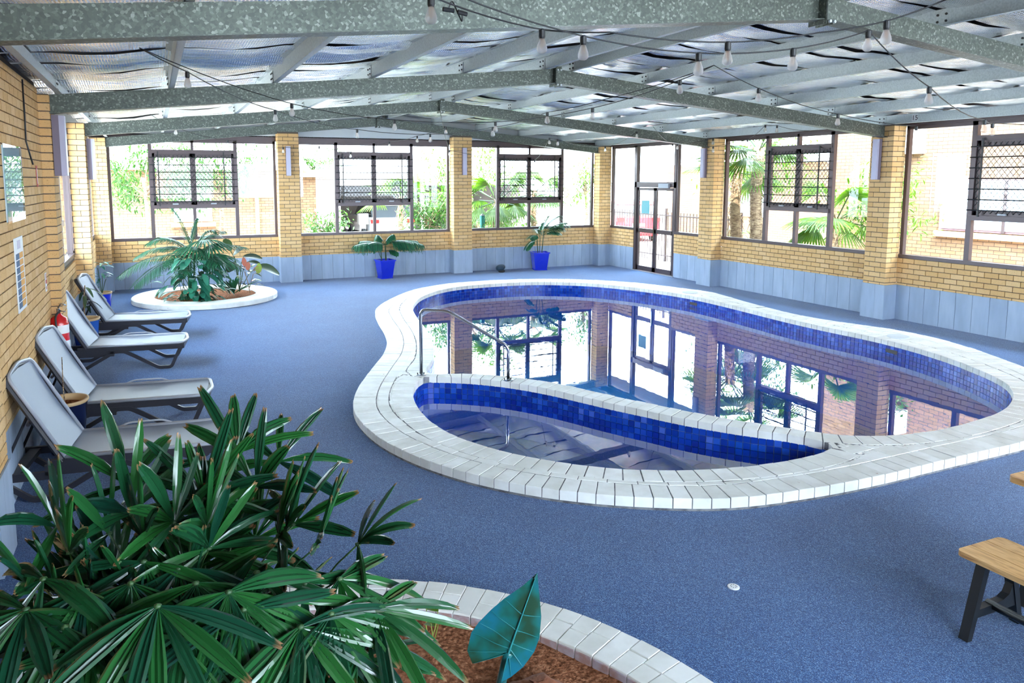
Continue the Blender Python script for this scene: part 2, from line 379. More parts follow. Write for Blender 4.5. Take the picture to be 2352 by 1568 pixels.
# unseen end wall added behind the viewer, openings shaped to light the room
wb = struct('wall_back')
MB().box(-13.1, -11.6, -21.2, -21.0, 0, 3.5).box(-11.6, .2, -21.2, -21.0, 0, 1.5).box(-11.6, .2, -21.2, -21.0, 3.2, 3.5).box(-9.0, -8.4, -21.2, -21.0, .9, 3.2).box(-4.6, -4.0, -21.2, -21.0, .9, 3.2).build('masonry', M['xbrick'], wb)
# ------------------------------------------------------------------ brick pillars
def pillar(label, o, u, n, w, d, ztop, tile_sides=True, sides=(1, 1)):
    o = Vector(o); u = Vector(u); n = Vector(n); k = w/.47
    t = thing('brick_pillar', label, 'pillar', o+u*(w/2), 'brick pillars around the pool room')
    F = frame_m(o, u, n)
    MB().fbox(F, .006, w-.006, .0, d-.006, 0, ztop).build('mortar_core', M['mortar'], t)
    L_, W_ = .23*k, .11*k
    ang = math.atan2(u.y, u.x)
    def b(s0, s1, t0, t1, z0, z1):
        if s1-s0 < .015 or t1-t0 < .015: return
        me = chamfer_box(s1-s0, t1-t0, z1-z0, .003, 'brick', M['brick'])
        link('brick', me, t, o+u*((s0+s1)/2)+n*((t0+t1)/2)+Vector((0,0,(z0+z1)/2)), (0,0,ang))
    for i, (z0, z1) in enumerate(courses(GR, ztop)):
        if i % 2:
            b(0, w/2-JO/2, d-.11, d, z0, z1); b(w/2+JO/2, w, d-.11, d, z0, z1)
            for q, sd in ((0, sides[0]), (w-.11, sides[1])):
                if sd: b(q, q+.11, 0, d-.12, z0, z1)
        else:
            b(.12*k, w-.12*k, d-.11, d, z0, z1)
            lo = max(0, d-.23)
            for q in (0, w-.11*k):
                b(q, q+.11*k, lo, d, z0, z1)
            if lo > .03:
                for q in (0, w-.11*k): b(q, q+.11*k, 0, lo-JO, z0, z1)
    pn = []
    tt = .014
    pn.append((o+u*(w*.3)+n*(d+tt/2)+Vector((0,0,GR/2)), w*.6, tt, u)); pn.append((o+u*(w*.8+.001)+n*(d+tt/2)+Vector((0,0,GR/2)), w*.4-.003, tt, u))
    for s in (-tt/2, w+tt/2): pn.append((o+u*s+n*((d+tt)/2)+Vector((0,0,GR/2)), d+tt, tt, n))
    put_panels(t, pn)
    return t
NF = Vector((0,-1,0)); NR = Vector((-1,0,0)); NL = Vector((1,0,0))
pillar('brick pillar between the first and second far windows, right of the indoor garden', (-9.08,.0,0), UX, NF, .48, .29, 3.51)
pillar('brick pillar between the second and third far windows, between the two blue square pots', (-4.717,.0,0), UX, NF, .5, .29, 3.51)
pillar('corner brick pillar right of the third far window, beside the glass door wall', (-.38,.0,0), UX, NF, .38, .29, 3.31)
pillar('brick pillar right of the glass doors, left of the window with palm trunks', (0,-4.355,0), UY, NR, .445, .29, 3.31)
pillar('nearest brick pillar on the right wall, between the two barred windows', (0,-8.76,0), UY, NR, .43, .29, 3.31)
pillar('brick pillar in the left back corner, behind the indoor garden', (XL1,.0,0), UX, NF, .31, .29, 3.31)
pillar('brightly lit brick pillar on the left wall behind the farthest sunbed', (XL1,-4.29,0), UY, NL, .445, .245, 3.31)
pillar('shaded brick pillar on the left wall beside the fire extinguisher', (XL2-.12,-9.07+.43,0), UY, NL, .43, .245, 3.31)
pillar('nearest brick pillar on the left wall, its tiled foot at the left picture edge', (XL2,-12.6,0), UY, NL, .44, .125, 3.31)

# ------------------------------------------------------------------ floor, pool outlines
def catmull(P, step=.03):
    out = []; n = len(P)
    for i in range(n):
        p0, p1, p2, p3 = (Vector(P[(i+k-1) % n]) for k in range(4))
        m_ = max(2, int((p2-p1).length/step))
        for j in range(m_):
            t = j/m_
            out.append(.5*((2*p1)+(-p0+p2)*t+(2*p0-5*p1+4*p2-p3)*t*t+(-p0+3*p1-3*p2+p3)*t**3))
    return out
def smooth(P, it=3):
    n = len(P)
    for _ in range(it): P = [(P[i-1]+P[i]*2+P[(i+1) % n])/4 for i in range(n)]
    return P
def resample(P, step):
    n = len(P); D = [0]
    for i in range(n): D.append(D[-1]+(P[(i+1) % n]-P[i]).length)
    m_ = int(round(D[-1]/step)); out = []; j = 0
    for k in range(m_):
        t = D[-1]*k/m_
        while D[j+1] < t: j += 1
        a = (t-D[j])/(D[j+1]-D[j]); out.append(P[j].lerp(P[(j+1) % n], a))
    return out
def area(P): return sum(P[i].x*P[(i+1) % len(P)].y-P[(i+1) % len(P)].x*P[i].y for i in range(len(P)))/2
OUT = [(-4.59,-2.52),(-5.76,-2.62),(-6.78,-3.2),(-7.6,-4.2),(-8.17,-5.19),(-8.4,-6.11),(-8.56,-7.05),(-8.75,-7.85),(-9.02,-8.6),(-9.41,-9.38),(-9.79,-10.19),(-10.0,-10.89),(-10.01,-11.6),(-9.88,-12.2),(-9.63,-12.75),(-9.3,-13.2),(-8.9,-13.57),(-8.4,-13.88),(-7.9,-14.08),(-7.2,-14.17),(-6.58,-14.19),(-5.86,-14.17),(-5.2,-14.16),(-4.6,-14.14),(-4.0,-14.07),(-3.4,-13.88),(-2.85,-13.55),(-2.35,-13.1),(-1.97,-12.55),(-1.75,-12.1),(-1.5,-11.56),(-1.30,-10.82),(-1.32,-10.14),(-1.58,-9.28),(-1.66,-8.5),(-1.5,-7.27),(-1.30,-6.3),(-1.28,-5.85),(-1.48,-5.2),(-1.87,-4.17),(-2.58,-3.33),(-3.52,-2.76)]
PIN = [(-8.83,-9.80),(-8.49,-9.10),(-8.17,-8.2),(-7.95,-7.3),(-7.76,-6.3),(-7.54,-5.4),(-7.24,-4.70),(-6.90,-4.13),(-6.36,-3.55),(-5.76,-3.2),(-5.02,-3.08),(-4.3,-3.1),(-3.7,-3.27),(-2.95,-3.8),(-2.40,-4.7),(-2.08,-5.7),(-1.98,-6.5),(-2.02,-7.5),(-2.12,-8.8),(-2.13,-9.7),(-2.09,-10.3),(-2.12,-10.85),(-2.21,-11.34),(-2.38,-11.89),(-2.61,-12.39),(-2.85,-12.78),(-3.12,-13.04),(-3.42,-13.24),(-3.82,-13.43),(-4.21,-13.54),(-4.62,-13.60),(-5.0,-13.63),(-5.33,-13.62),(-5.67,-13.57),(-5.94,-13.47),(-6.14,-13.33),(-6.30,-13.16),(-6.45,-12.95),(-6.68,-12.65),(-6.92,-12.25),(-7.10,-11.9),(-7.27,-11.57),(-7.43,-11.21),(-7.61,-10.84),(-7.84,-10.50),(-8.12,-10.22),(-8.42,-10.0)]
SIN = [(-8.95,-10.0),(-9.19,-10.38),(-9.34,-10.89),(-9.40,-11.45),(-9.36,-11.89),(-9.26,-12.22),(-9.06,-12.6),(-8.79,-12.93),(-8.51,-13.18),(-8.25,-13.35),(-7.91,-13.50),(-7.51,-13.61),(-7.06,-13.66),(-6.72,-13.65),(-6.48,-13.60),(-6.38,-13.53),(-6.41,-13.38),(-6.54,-13.17),(-6.73,-12.96),(-6.93,-12.70),(-7.14,-12.38),(-7.28,-12.1),(-7.44,-11.80),(-7.60,-11.46),(-7.77,-11.09),(-7.97,-10.75),(-8.22,-10.43),(-8.5,-10.19),(-8.78,-10.02)]
def curve(P, sm=4):
    Q = resample(catmull([Vector((a, b, 0)) for a, b in P]), .025)
    Q = smooth(Q, sm*4)
    if area(Q) < 0: Q.reverse()
    return Q
OUTC, PINC, SINC = curve(OUT, 6), curve(PIN, 4), curve(SIN, 2)
def normals(P):                           # outward normals of a counter-clockwise loop
    n = len(P); r = []
    for i in range(n):
        t = (P[(i+1) % n]-P[i-1]).normalized(); r.append(Vector((t.y, -t.x, 0)))
    return r
def offset(P, d): return [p+q*d for p, q in zip(P, normals(P))]

fl = poly_mesh('floor', [(-13.1,-22.4),(.1,-22.4),(.1,.1),(-13.1,.1)], [[(p.x, p.y) for p in offset(OUTC, -.12)[::4]]], 0)
fl.materials.append(M['carpet']); tag(link('floor', fl), 'blue grey speckled carpet around the pool', None, None, 'structure')
gr = poly_mesh('ground', [(-60,-60),(60,-60),(60,60),(-60,60)], [[(-13.1,-22.5),(.1,-22.5),(.1,.15),(-13.1,.15)]], -.03)
gr.materials.append(M['concrete']); tag(link('ground', gr), 'pale paving outside the windows', None, None, 'structure')

# ------------------------------------------------------------------ swimming pool
pool = thing('swimming_pool', 'kidney shaped blue tiled pool with white brick coping and a small shallow pool', 'pool', (-5.5,-9,0))
HC = .10
ob = poly_mesh('coping_bed', [(p.x, p.y) for p in offset(OUTC, -.008)[::3]], [[(p.x, p.y) for p in offset(PINC, .008)[::2]], [(p.x, p.y) for p in offset(SINC, .008)[::2]]], .048, .095)
ob.materials.append(M['bed']); link('coping_bed', ob, pool)
CB = []                                  # coping bricks as quads
from collections import defaultdict
grid = defaultdict(list)
def inside(q, x, y):
    c = False; j = 3
    for i in range(4):
        if ((q[i][1] > y) != (q[j][1] > y)) and x < (q[j][0]-q[i][0])*(y-q[i][1])/(q[j][1]-q[i][1])+q[i][0]: c = not c
        j = i
    return c
def hit(x, y):
    return any(inside(q, x, y) for q in grid[(int(x*2), int(y*2))])
def inloop(P, x, y):
    c = False; j = len(P)-1
    for i in range(len(P)):
        if ((P[i].y > y) != (P[j].y > y)) and x < (P[j].x-P[i].x)*(y-P[i].y)/(P[j].y-P[i].y)+P[i].x: c = not c
        j = i
    return c
OC, PC_, SCc = OUTC[::6], PINC[::6], SINC[::4]
def row(P, d0, d1, pitch, check=True, stagger=0, reach=False):
    n = len(P); NN = normals(P); D = [0]
    for i in range(n): D.append(D[-1]+(P[(i+1) % n]-P[i]).length)
    tot = D[-1]
    def at(t):
        t = t % tot; lo, hi = 0, n
        while hi-lo > 1:
            mid = (lo+hi)//2
            if D[mid] <= t: lo = mid
            else: hi = mid
        a = (t-D[lo])/(D[lo+1]-D[lo]); return P[lo].lerp(P[(lo+1) % n], a), NN[lo].lerp(NN[(lo+1) % n], a).normalized()
    t = stagger
    while t < tot+stagger-.05:
        p, nn = at(t); tx = abs(nn.y); pt = pitch*(1+.13*(2*tx-1))
        if t+pt > tot+stagger-.05: pt = tot+stagger-t
        a, na = at(t+.004); b, nb = at(t+pt-.004)
        da = db = d1
        if reach:
            def upto(p_, n_):
                k = .12
                while k < .36:
                    if inloop(SINC, (p_+n_*k).x, (p_+n_*k).y): return k-.004
                    k += .004
                return d1
            da, db = upto(a, na), upto(b, nb)
        q = [a+na*d0, b+nb*d0, b+nb*db, a+na*da]
        t += pt
        if (q[0]-q[1]).length < .04 or (q[2]-q[3]).length < .04: pass
        ok = True
        if check:
            c = (q[0]+q[1]+q[2]+q[3])/4
            for k in [c]+[c.lerp(z, .86) for z in q]+[c.lerp((q[i]+q[(i+1) % 4])/2, .9) for i in range(4)]:
                if hit(k.x, k.y) or not inloop(OC, k.x, k.y) or inloop(PC_, k.x, k.y) or inloop(SCc, k.x, k.y): ok = False; break
        if ok:
            qq = [(z.x, z.y) for z in q]; CB.append(q)
            xs = [z.x for z in q]; ys = [z.y for z in q]
            for gx in range(int(min(xs)*2)-1, int(max(xs)*2)+2):
                for gy in range(int(min(ys)*2)-1, int(max(ys)*2)+2): grid[(gx, gy)].append(qq)
row(PINC, .004, .236, .128, False, 0, True)        # rows around the pool, the small pool, then the rim
row(SINC, .004, .236, .128)
row(OUTC, -.236, 0, .128)
def fill_row(P, d0, sg, pitch, wmax=.125, reach=.01):
    n = len(P); NN = normals(P); step = (P[1]-P[0]).length; k = max(2, int(round(pitch/step))); i = 0
    while i < n:
        j = min(i+k, n); a, b = P[i % n], P[j % n]; na, nb_ = NN[i % n], NN[j % n]; t_ = (b-a).normalized()*.003
        def free(dd, q=(.08, .5, .92)):
            for f_ in q:
                p = (a+na*sg*dd).lerp(b+nb_*sg*dd, f_)
                if hit(p.x, p.y) or not inloop(OC, p.x, p.y) or inloop(PC_, p.x, p.y) or inloop(SCc, p.x, p.y): return False
            return True
        d = d0
        while d < d0+reach:
            if not free(d+.006): d += .006; continue
            w_ = 0
            while w_ < wmax and free(d+w_+.009): w_ += .006
            if w_ > .014:
                e0 = .002 if d > d0 else 0; w1 = w_-.001
                q = [a+na*sg*(d+e0)+t_, b+nb_*sg*(d+e0)-t_, b+nb_*sg*(d+w1)-t_, a+na*sg*(d+w1)+t_]; CB.append(q); qq = [(z.x, z.y) for z in q]
                xs = [z.x for z in q]; ys_ = [z.y for z in q]
                for gx in range(int(min(xs)*2)-1, int(max(xs)*2)+2):
                    for gy in range(int(min(ys_)*2)-1, int(max(ys_)*2)+2): grid[(gx, gy)].append(qq)
            d += w_+.006
        i = j
fill_row(OUTC, .243, -1, .24)
fill_row(SINC, .006, 1, .12, .24, .235)
fill_row(OUTC, .243, -1, .24, .2, .5); fill_row(SINC, .243, 1, .12, .2, .5); fill_row(PINC, .243, 1, .12, .2, .4); fill_row(OUTC, .243, -1, .06, .3, .6)
CB.sort(key=lambda q: dist((q[0]+q[2])/2))
rest = MB()
def brick_quad(mb, q, z0, z1):
    c = (q[0]+q[1]+q[2]+q[3])/4; ch = .004; q = list(q)
    if (q[1]-q[0]).cross(q[2]-q[1]).z < 0: q.reverse()
    vs = [Vector((p.x, p.y, z0)) for p in q]+[Vector((p.x, p.y, z1-ch)) for p in q]+[Vector((p.x+(c.x-p.x)*.03, p.y+(c.y-p.y)*.03, z1)) for p in q]
    fs = []
    for r in (0, 4):
        for k in range(4): fs.append((r+k, r+(k+1) % 4, r+4+(k+1) % 4, r+4+k))
    fs.append((8,9,10,11)); mb.add(vs, fs)
for i, q in enumerate(CB):
    z1 = HC+R0.uniform(-.0025, .0025)
    if i < 296:
        c = (q[0]+q[2])/2
        mb = MB(); brick_quad(mb, [p-c for p in q], .022, z1); o = mb.build('coping_brick', M['coping'], pool); o.location += Vector((c.x, c.y, 0))
    else: brick_quad(rest, q, .022, z1)
tag(rest.build('coping_brickwork', M['coping'], pool), kind='stuff')
def shell(P, zb, name):
    mb = MB(); Q = P[::3]; n = len(Q)
    vs = [Vector((p.x, p.y, .03)) for p in offset(Q, .010)]+[Vector((p.x, p.y, zb)) for p in offset(Q, .010)]
    mb.add(vs, [(i, i+n, (i+1) % n+n, (i+1) % n) for i in range(n)])
    mb.build(name+'_wall', M['poolwall'], pool)
    me = poly_mesh(name+'_floor', [(p.x, p.y) for p in offset(Q, .02)], [], zb); me.materials.append(M['pooldeep']); link(name+'_floor', me, pool)
    me = poly_mesh('water', [(p.x, p.y) for p in offset(Q, .006)], [], -.10); me.materials.append(M['water'])
    if me.polygons[0].normal.z < 0: me.flip_normals()
    link('water', me, pool)
shell(PINC, -1.3, 'basin'); shell(SINC, -.55, 'shallow_basin')
# waterline tiles, two rows
def tiles(P, indiv):
    Q = resample(P, .068); NN = normals(Q); n = len(Q); st = MB(); gm = MB(); cnt = 0
    for i in range(n):
        a, b = Q[i], Q[(i+1) % n]; nn = (NN[i]+NN[(i+1) % n]).normalized(); c = (a+b)/2
        face = (-nn).dot((CAM-c).normalized()); ln = (b-a).length-.006
        ang = math.atan2((b-a).y, (b-a).x)
        for z0 in (-.035, -.1, -.165, -.23):
            cc = Vector((c.x, c.y, z0+.032))+nn*.003+nn*R0.uniform(-.0015, .0015)
            if indiv and face > .05 and z0 > -.12 and cnt < 280:
                link('tile', chamfer_box(.062, .010, .060, .002, 'tile', M['tile']), pool, cc, (0,0,ang)); cnt += 1
            else: st.box(-ln/2, ln/2, -.005, .005, -.03, .03, Matrix.Translation(cc) @ Matrix.Rotation(ang, 4, 'Z'))
    tag(st.build('tilework', M['tile'], pool), kind='stuff')
    G = P[::3]; k = len(G)
    gm.add([Vector((p.x, p.y, .032)) for p in offset(G, .006)]+[Vector((p.x, p.y, -.24)) for p in offset(G, .006)], [(i, i+k, (i+1) % k+k, (i+1) % k) for i in range(k)])
    gm.build('grout', M['grout'], pool)
tiles(SINC, True); tiles(PINC, False)
for x, y in ((-1.76,-10.62), (-1.74,-5.9)):
    mb = MB(); mb.lathe((x, y, HC), [(.15,-.01),(.15,.012),(.135,.018),(.12,.012),(0,.012)], 28); mb.build('skimmer_lid', M['grey_sheet'], pool, True)
for u_, v_ in ((2025, 806), (1550, 700)):
    i = min(range(len(PINC)), key=lambda i: (PINC[i]-Vector(on_z(u_, v_, -.03)).xy.to_3d()).length); p = PINC[i]; nn = normals(PINC)[i]
    mb = MB(); mb.box(-.10, .10, -.006, .006, -.075, -.02, Matrix.Translation((p.x, p.y, 0)) @ Matrix.Rotation(math.atan2(-nn.x, nn.y), 4, 'Z')); mb.build('overflow_slot', M['black'], pool)
for (x, y) in ((-8.35,-12.2), (-7.55,-13.2)):
    MB().lathe((x, y, -.545), [(.05,-.01),(.05,.012),(.04,.016),(0,.016)], 20).build('inlet_cover', M['white'], pool)

# handrail on the coping
hr = thing('handrail', 'bent stainless steel handrail standing on the white coping between the two pools', 'handrail', (-8.92,-9.86,HC))
A = Vector((-8.922,-9.86,HC)); B = Vector((-8.073,-10.49,HC)); Dd = (B-A)
def rnd_path(P, r=.12, k=6):
    out = [P[0]]
    for i in range(1, len(P)-1):
        a = (P[i-1]-P[i]).normalized(); b = (P[i+1]-P[i]).normalized(); p0 = P[i]+a*r; p1 = P[i]+b*r
        for j in range(k+1):
            t = j/k; out.append(p0*(1-t)**2+P[i]*2*t*(1-t)+p1*t*t)
    return out+[P[-1]]
path = rnd_path([A, A+Vector((0,0,.79)), A+Dd*.32+Vector((0,0,.785)), B+Vector((0,0,.40)), B], .07)
MB().tube(path, .019, 12).build('rail', M['chrome'], hr, True)
for p in (A, B):
    f_ = MB().lathe(p, [(.06,0),(.06,.008),(.022,.012),(.022,.02)], 20).build('flange', M['chrome'], hr)
    for k in range(3):
        a = 2*PI*k/3+.4; MB().lathe(p+Vector((.045*math.cos(a), .045*math.sin(a), .008)), [(.009,0),(.009,.012),(0,.016)], 8).build('bolt', M['black'], f_)
# floor drain
dr = MB().lathe((-8.688,-14.878,0), [(.035,.0),(.035,.005),(.028,.007),(0,.007)], 24)
d_ = dr.build('floor_drain', M['white']); tag(d_, 'round white floor drain grate in the blue carpet left of the wooden bench', 'drain')
MB().add([p for k in range(8) for p in (lambda a: [Vector((-8.688+math.cos(a)*.020-math.sin(a)*.004, -14.878+math.sin(a)*.020+math.cos(a)*.004, .0075)), Vector((-8.688+math.cos(a)*.020+math.sin(a)*.004, -14.878+math.sin(a)*.020-math.cos(a)*.004, .0075)), Vector((-8.688+math.cos(a)*.010, -14.878+math.sin(a)*.010, .0075))])(2*PI*k/8)], [(3*k, 3*k+1, 3*k+2) for k in range(8)]).build('slots', M['black'], d_)

# ------------------------------------------------------------------ windows
def diamond(mb, F, s0, s1, z0, z1, t, p=.085, r=.0048):
    # crossing diagonal wires clipped to the rectangle
    for sg in (1, -1):
        k = -math.ceil((z1-z0)/p)-1
        while s0+k*p < s1+(z1-z0)*1.2:
            # line s = sk + sg*(z-z0)*.8
            base = s0+k*p if sg > 0 else s0+k*p
            za, zb = z0, z1; sl = .8*sg
            def S(z): return base+sl*(z-z0)
            pts = []
            lo, hi = z0, z1
            if sl > 0:
                lo = max(lo, z0+(s0-base)/sl); hi = min(hi, z0+(s1-base)/sl)
            else:
                lo = max(lo, z0+(s1-base)/sl); hi = min(hi, z0+(s0-base)/sl)
            if hi-lo > .02:
                a = F @ Vector((S(lo), t, lo)); b = F @ Vector((S(hi), t, hi)); mb.tube([a, b], r, 3, False)
            k += 1
WIN = [0]
def window(o, u, n, a, b, m1, mid, m2, sill=SILL, top=WT, plain=False, mesh_on=True, bars=True, label=None):
    WIN[0] += 1; F = frame_m(o, u, n); w_ = struct('window_%d' % WIN[0], Vector(o)+Vector(u)*((a+b)/2)+Vector((0,0,sill)), label)
    T0, T1 = -.09, -.01
    f = MB(); fw = .06
    f.fbox(F, a, b, T0, T1+.02, sill, sill+fw); f.fbox(F, a, b, T0, T1, top-fw, top); f.fbox(F, a, a+fw, T0, T1, sill, top); f.fbox(F, b-fw, b, T0, T1, sill, top)
    f.build('window_frame', M['bronze'], w_)
    def pane(s0, s1, z0, z1): MB().fbox(F, s0, s1, -.055, -.05, z0, z1).build('glass_pane', M['glass'], w_)
    if plain:
        pane(a+fw, b-fw, sill+fw, top-fw); return w_
    for s in (m1, m2): MB().fbox(F, s-.04, s+.04, T0, T1, sill, top).build('mullion', M['bronze'], w_)
    MB().fbox(F, mid-.035, mid+.035, T0, T1, sill, 1.77).fbox(F, mid-.03, mid+.03, T0, T1, 3.0, top).build('mullion', M['bronze'], w_)
    MB().fbox(F, m1, m2, T0, T1+.03, 1.77, 1.85).build('transom', M['bronze'], w_)
    MB().fbox(F, m1, m2, T0, T1+.01, 3.0, 3.08).build('transom', M['bronze'], w_)
    sh = MB(); z0, z1 = 1.85, 3.0
    for q0, q1 in ((m1+.03, mid), (mid, m2-.03)):
        sh.fbox(F, q0, q1, T0-.02, T1-.03, z0, z0+.07); sh.fbox(F, q0, q1, T0-.02, T1-.03, z1-.08, z1)
        sh.fbox(F, q0, q0+.06, T0-.02, T1-.03, z0, z1); sh.fbox(F, q1-.06, q1, T0-.02, T1-.03, z0, z1)
    sh.build('sash', M['bronze'], w_)
    pane(a+fw, m1-.03, sill+fw, top-fw); pane(m2+.03, b-fw, sill+fw, top-fw)
    pane(m1+.03, mid-.035, sill+fw, 1.77); pane(mid+.035, m2-.03, sill+fw, 1.77)
    pane(m1+.03, mid-.03, 3.08, top-fw); pane(mid+.03, m2-.03, 3.08, top-fw)
    pane(m1+.075, mid-.045, 1.9, 2.95); pane(mid+.045, m2-.075, 1.9, 2.95)
    if mesh_on:
        mb = MB(); diamond(mb, F, m1+.05, m2-.05, 1.88, 2.97, -.03); tag(mb.build('security_mesh', M['black'], w_), kind='stuff')
    if bars:
        for k in range(7):
            z = 1.93+k*.163; MB().tube([F @ Vector((m1-.02, .03, z)), F @ Vector((m2+.02, .03, z))], .0105, 6).build('security_bar', M['black'], w_)
        for s in (m1+.16, m2-.26): MB().fbox(F, s-.012, s+.012, .022, .038, 1.83, 3.04).build('security_bar', M['black'], w_)
        for s in (mid-(mid-m1)*.45, mid+(m2-mid)*.45): MB().fbox(F, s-.06, s+.06, -.03, .0, 1.86, 1.885).build('window_latch', M['light_plastic'], w_)
    return w_
window((0,0,0), UX, NF, -12.66, -9.09, -11.80, -10.92, -9.995, label='first far window behind the indoor garden palm')
window((0,0,0), UX, NF, -8.595, -4.725, -7.66, -6.715, -5.745, label='second far window looking onto the white car')
window((0,0,0), UX, NF, -4.215, -.385, -3.335, -2.40, -1.39, label='third far window full of green palm leaves')
window((0,0,0), UY, NR, .295, 1.43, 0, 0, 0, plain=True, label='narrow window left of the glass doors')
window((0,0,0), UY, NR, 3.12, 4.355, 0, 0, 0, plain=True, label='narrow window right of the glass doors')
window((0,0,0), UY, NR, 4.80, 8.755, 6.05, 6.86, 7.69, label='window in the right wall showing two palm trunks')
window((0,0,0), UY, NR, 9.195, 13.1, 10.35, 11.25, 12.15, label='nearest window in the right wall with diamond mesh')
window((0,0,0), UY, NR, 13.55, 17.5, 14.7, 15.5, 16.4, mesh_on=False, bars=False)
window((XL1,0,0), UY, NL, .32, 4.28, 1.5, 2.3, 3.1, sill=1.2, mesh_on=False, bars=False)
window((XL1,0,0), UY, NL, 4.75, 8.63, 6.05, 6.86, 7.69, sill=1.2, mesh_on=False, bars=False)
# glass doors
dw = struct('door_1', (0,-2.28,0), 'pair of glass doors in bronze frames with a closer box')
F = frame_m((0,0,0), UY, NR)
fr_ = MB(); fr_.fbox(F, 1.42, 1.50, -.1, .0, 0, WT); fr_.fbox(F, 3.04, 3.13, -.1, .0, 0, WT); fr_.fbox(F, 1.42, 3.13, -.1, 0, 2.20, 2.34); fr_.fbox(F, 1.42, 3.13, -.1, 0, 3.25, WT)
fr_.build('door_frame', M['bronze'], dw)
MB().fbox(F, 1.5, 3.04, -.055, -.05, 2.34, 3.25).build('transom_pane', M['glass'], dw)
MB().fbox(F, 1.38, 3.15, -.12, .05, 0, .015).build('threshold', M['light_plastic'], dw)
for s0, s1, h in ((1.51, 2.26, 2.21), (2.28, 3.03, 2.33)):
    lf = MB(); lf.fbox(F, s0, s0+.06, -.07, -.03, .02, 2.19); lf.fbox(F, s1-.06, s1, -.07, -.03, .02, 2.19); lf.fbox(F, s0, s1, -.07, -.03, 2.12, 2.19); lf.fbox(F, s0, s1, -.07, -.03, .02, .14); lf.fbox(F, s0, s1, -.07, -.03, 1.02, 1.13)
    o_ = lf.build('door_leaf', M['bronze'], dw)
    MB().fbox(F, s0+.06, s1-.06, -.052, -.048, 1.13, 2.12).build('glass_pane', M['glass'], o_); MB().fbox(F, s0+.06, s1-.06, -.052, -.048, .14, 1.02).build('glass_pane', M['glass'], o_)
MB().fbox(F, 2.25, 2.285, -.03, .0, .8, 1.2).build('door_handle', M['chrome'], dw)
MB().fbox(F, 2.5, 2.9, .0, .06, 2.19, 2.30).build('door_closer', M['light_plastic'], dw)
MB().fbox(F, 1.68, 2.02, -.047, -.044, 1.52, 1.86).build('door_notice', mat('teal_notice', (.16,.42,.44), .6), dw)

# ------------------------------------------------------------------ roof structure
XR = -6.66
def rt(x): return 3.31+(.0935*((-.29)-x) if x > XR else .0935*((-.29)-XR)-.0975*(XR-x))   # rafter top
frames = [(-13.44, 'nearest'), (-9.0, 'second nearest'), (-4.56, 'third nearest'), (-.20, 'farthest')]
def crafter(Y, xa, xb, parent):
    mb = MB(); M4 = None
    za, zb = rt(xa) if xa > -12.7 else 3.31, rt(xb)
    if xa < -12: za = 3.31
    def prism_x(y0, y1, d0, d1):
        P = [Vector((xa, y0, za+d0)), Vector((xb, y0, zb+d0)), Vector((xb, y0, zb+d1)), Vector((xa, y0, za+d1))]
        mb.prism(P, (0,1,0), y1-y0)
    prism_x(Y-.008, Y+.008, -.2, 0); prism_x(Y-.0, Y+.075, -.2, -.186); prism_x(Y-.0, Y+.075, -.014, 0); prism_x(Y-.075, Y, -.2, -.192)
    return mb.build('rafter', M['spangle'], parent)
for Y, w_ in frames:
    t = thing('portal_frame', '%s galvanised steel roof beam frame spanning the room' % w_, 'roof beam', (XR, Y, 3.7), 'steel portal frames')
    crafter(Y, -12.73 if Y < -1 else -12.66, XR-.004, t); crafter(Y, -.29, XR+.004, t)
    pl = MB().box(XR-.045, XR-.035, Y-.09, Y+.09, rt(XR)-.24, rt(XR)+.0).box(XR+.035, XR+.045, Y-.09, Y+.09, rt(XR)-.24, rt(XR)).box(XR-.04, XR+.04, Y-.095, Y-.085, rt(XR)-.215, rt(XR)+.02).build('apex_plate', M['spangle'], t)
    for dx in (-.06, .06):
        for dz in (-.03, -.225): MB().tube([(XR+dx*.4, Y-.10, rt(XR)+dz), (XR+dx*.4, Y-.12, rt(XR)+dz)], .013, 6).build('bolt', M['zinc'], t)
PX = [-12.66, -11.55, -10.42, -9.25, -8.04, -6.86, -6.40, -5.20, -3.99, -2.76, -1.54, -.35]
names = ['purlin along the left wall', 'purlin second from the left wall', 'purlin third from the left wall', 'purlin fourth from the left wall', 'purlin fifth from the left wall', 'purlin just left of the ridge',
         'purlin just right of the ridge', 'purlin second right of the ridge', 'purlin third right of the ridge', 'purlin third from the right wall', 'purlin second from the right wall', 'purlin along the right wall']
for x, nm in zip(PX, names):
    z = rt(x)+.004; sg = 1 if x < XR else -1
    t = thing('purlin', 'pale galvanised roof '+nm, 'purlin', (x, -11, z), 'galvanised roof purlins')
    mb = MB(); mb.box(x-.003, x+.003, -21, .4, z, z+.15); mb.box(min(x, x+sg*.055), max(x, x+sg*.055), -21, .4, z, z+.004); mb.box(min(x, x-sg*.055), max(x, x-sg*.055), -21, .4, z+.146, z+.15)
    mb.build('channel', M['zinc'], t)
    for Y, _ in frames[:3]:
        cx = x-.008*sg*1
        c_ = MB().box(x+.006, x+.011, Y-.075, Y+.075, z-.003, z+.13).box(x-.011, x-.006, Y-.075, Y+.075, z-.003, z+.13).build('cleat', M['zinc'], t)
        for dy in (-.04, .04):
            for dz in (.04, .10): MB().tube([(x-.02, Y+dy, z+dz), (x+.02, Y+dy, z+dz)], .011, 6).build('bolt', M['black'], c_)
ceil = struct('ceiling', (XR, -11, 4), 'silver foil insulation under the roof sheets')
def foil_z(x, y, ph):
    z = rt(x)+.17
    # sag between purlins
    for a, b in zip(PX[:-1], PX[1:]):
        if a <= x <= b and b-a > .6: z -= .035*math.sin(PI*(x-a)/(b-a))**2
    z -= .045*noise.noise(Vector((x*.7, y*2.4, ph)))+.014*noise.noise(Vector((x*3.5, y*8, ph+9)))
    return z
y = .9; kk = 0
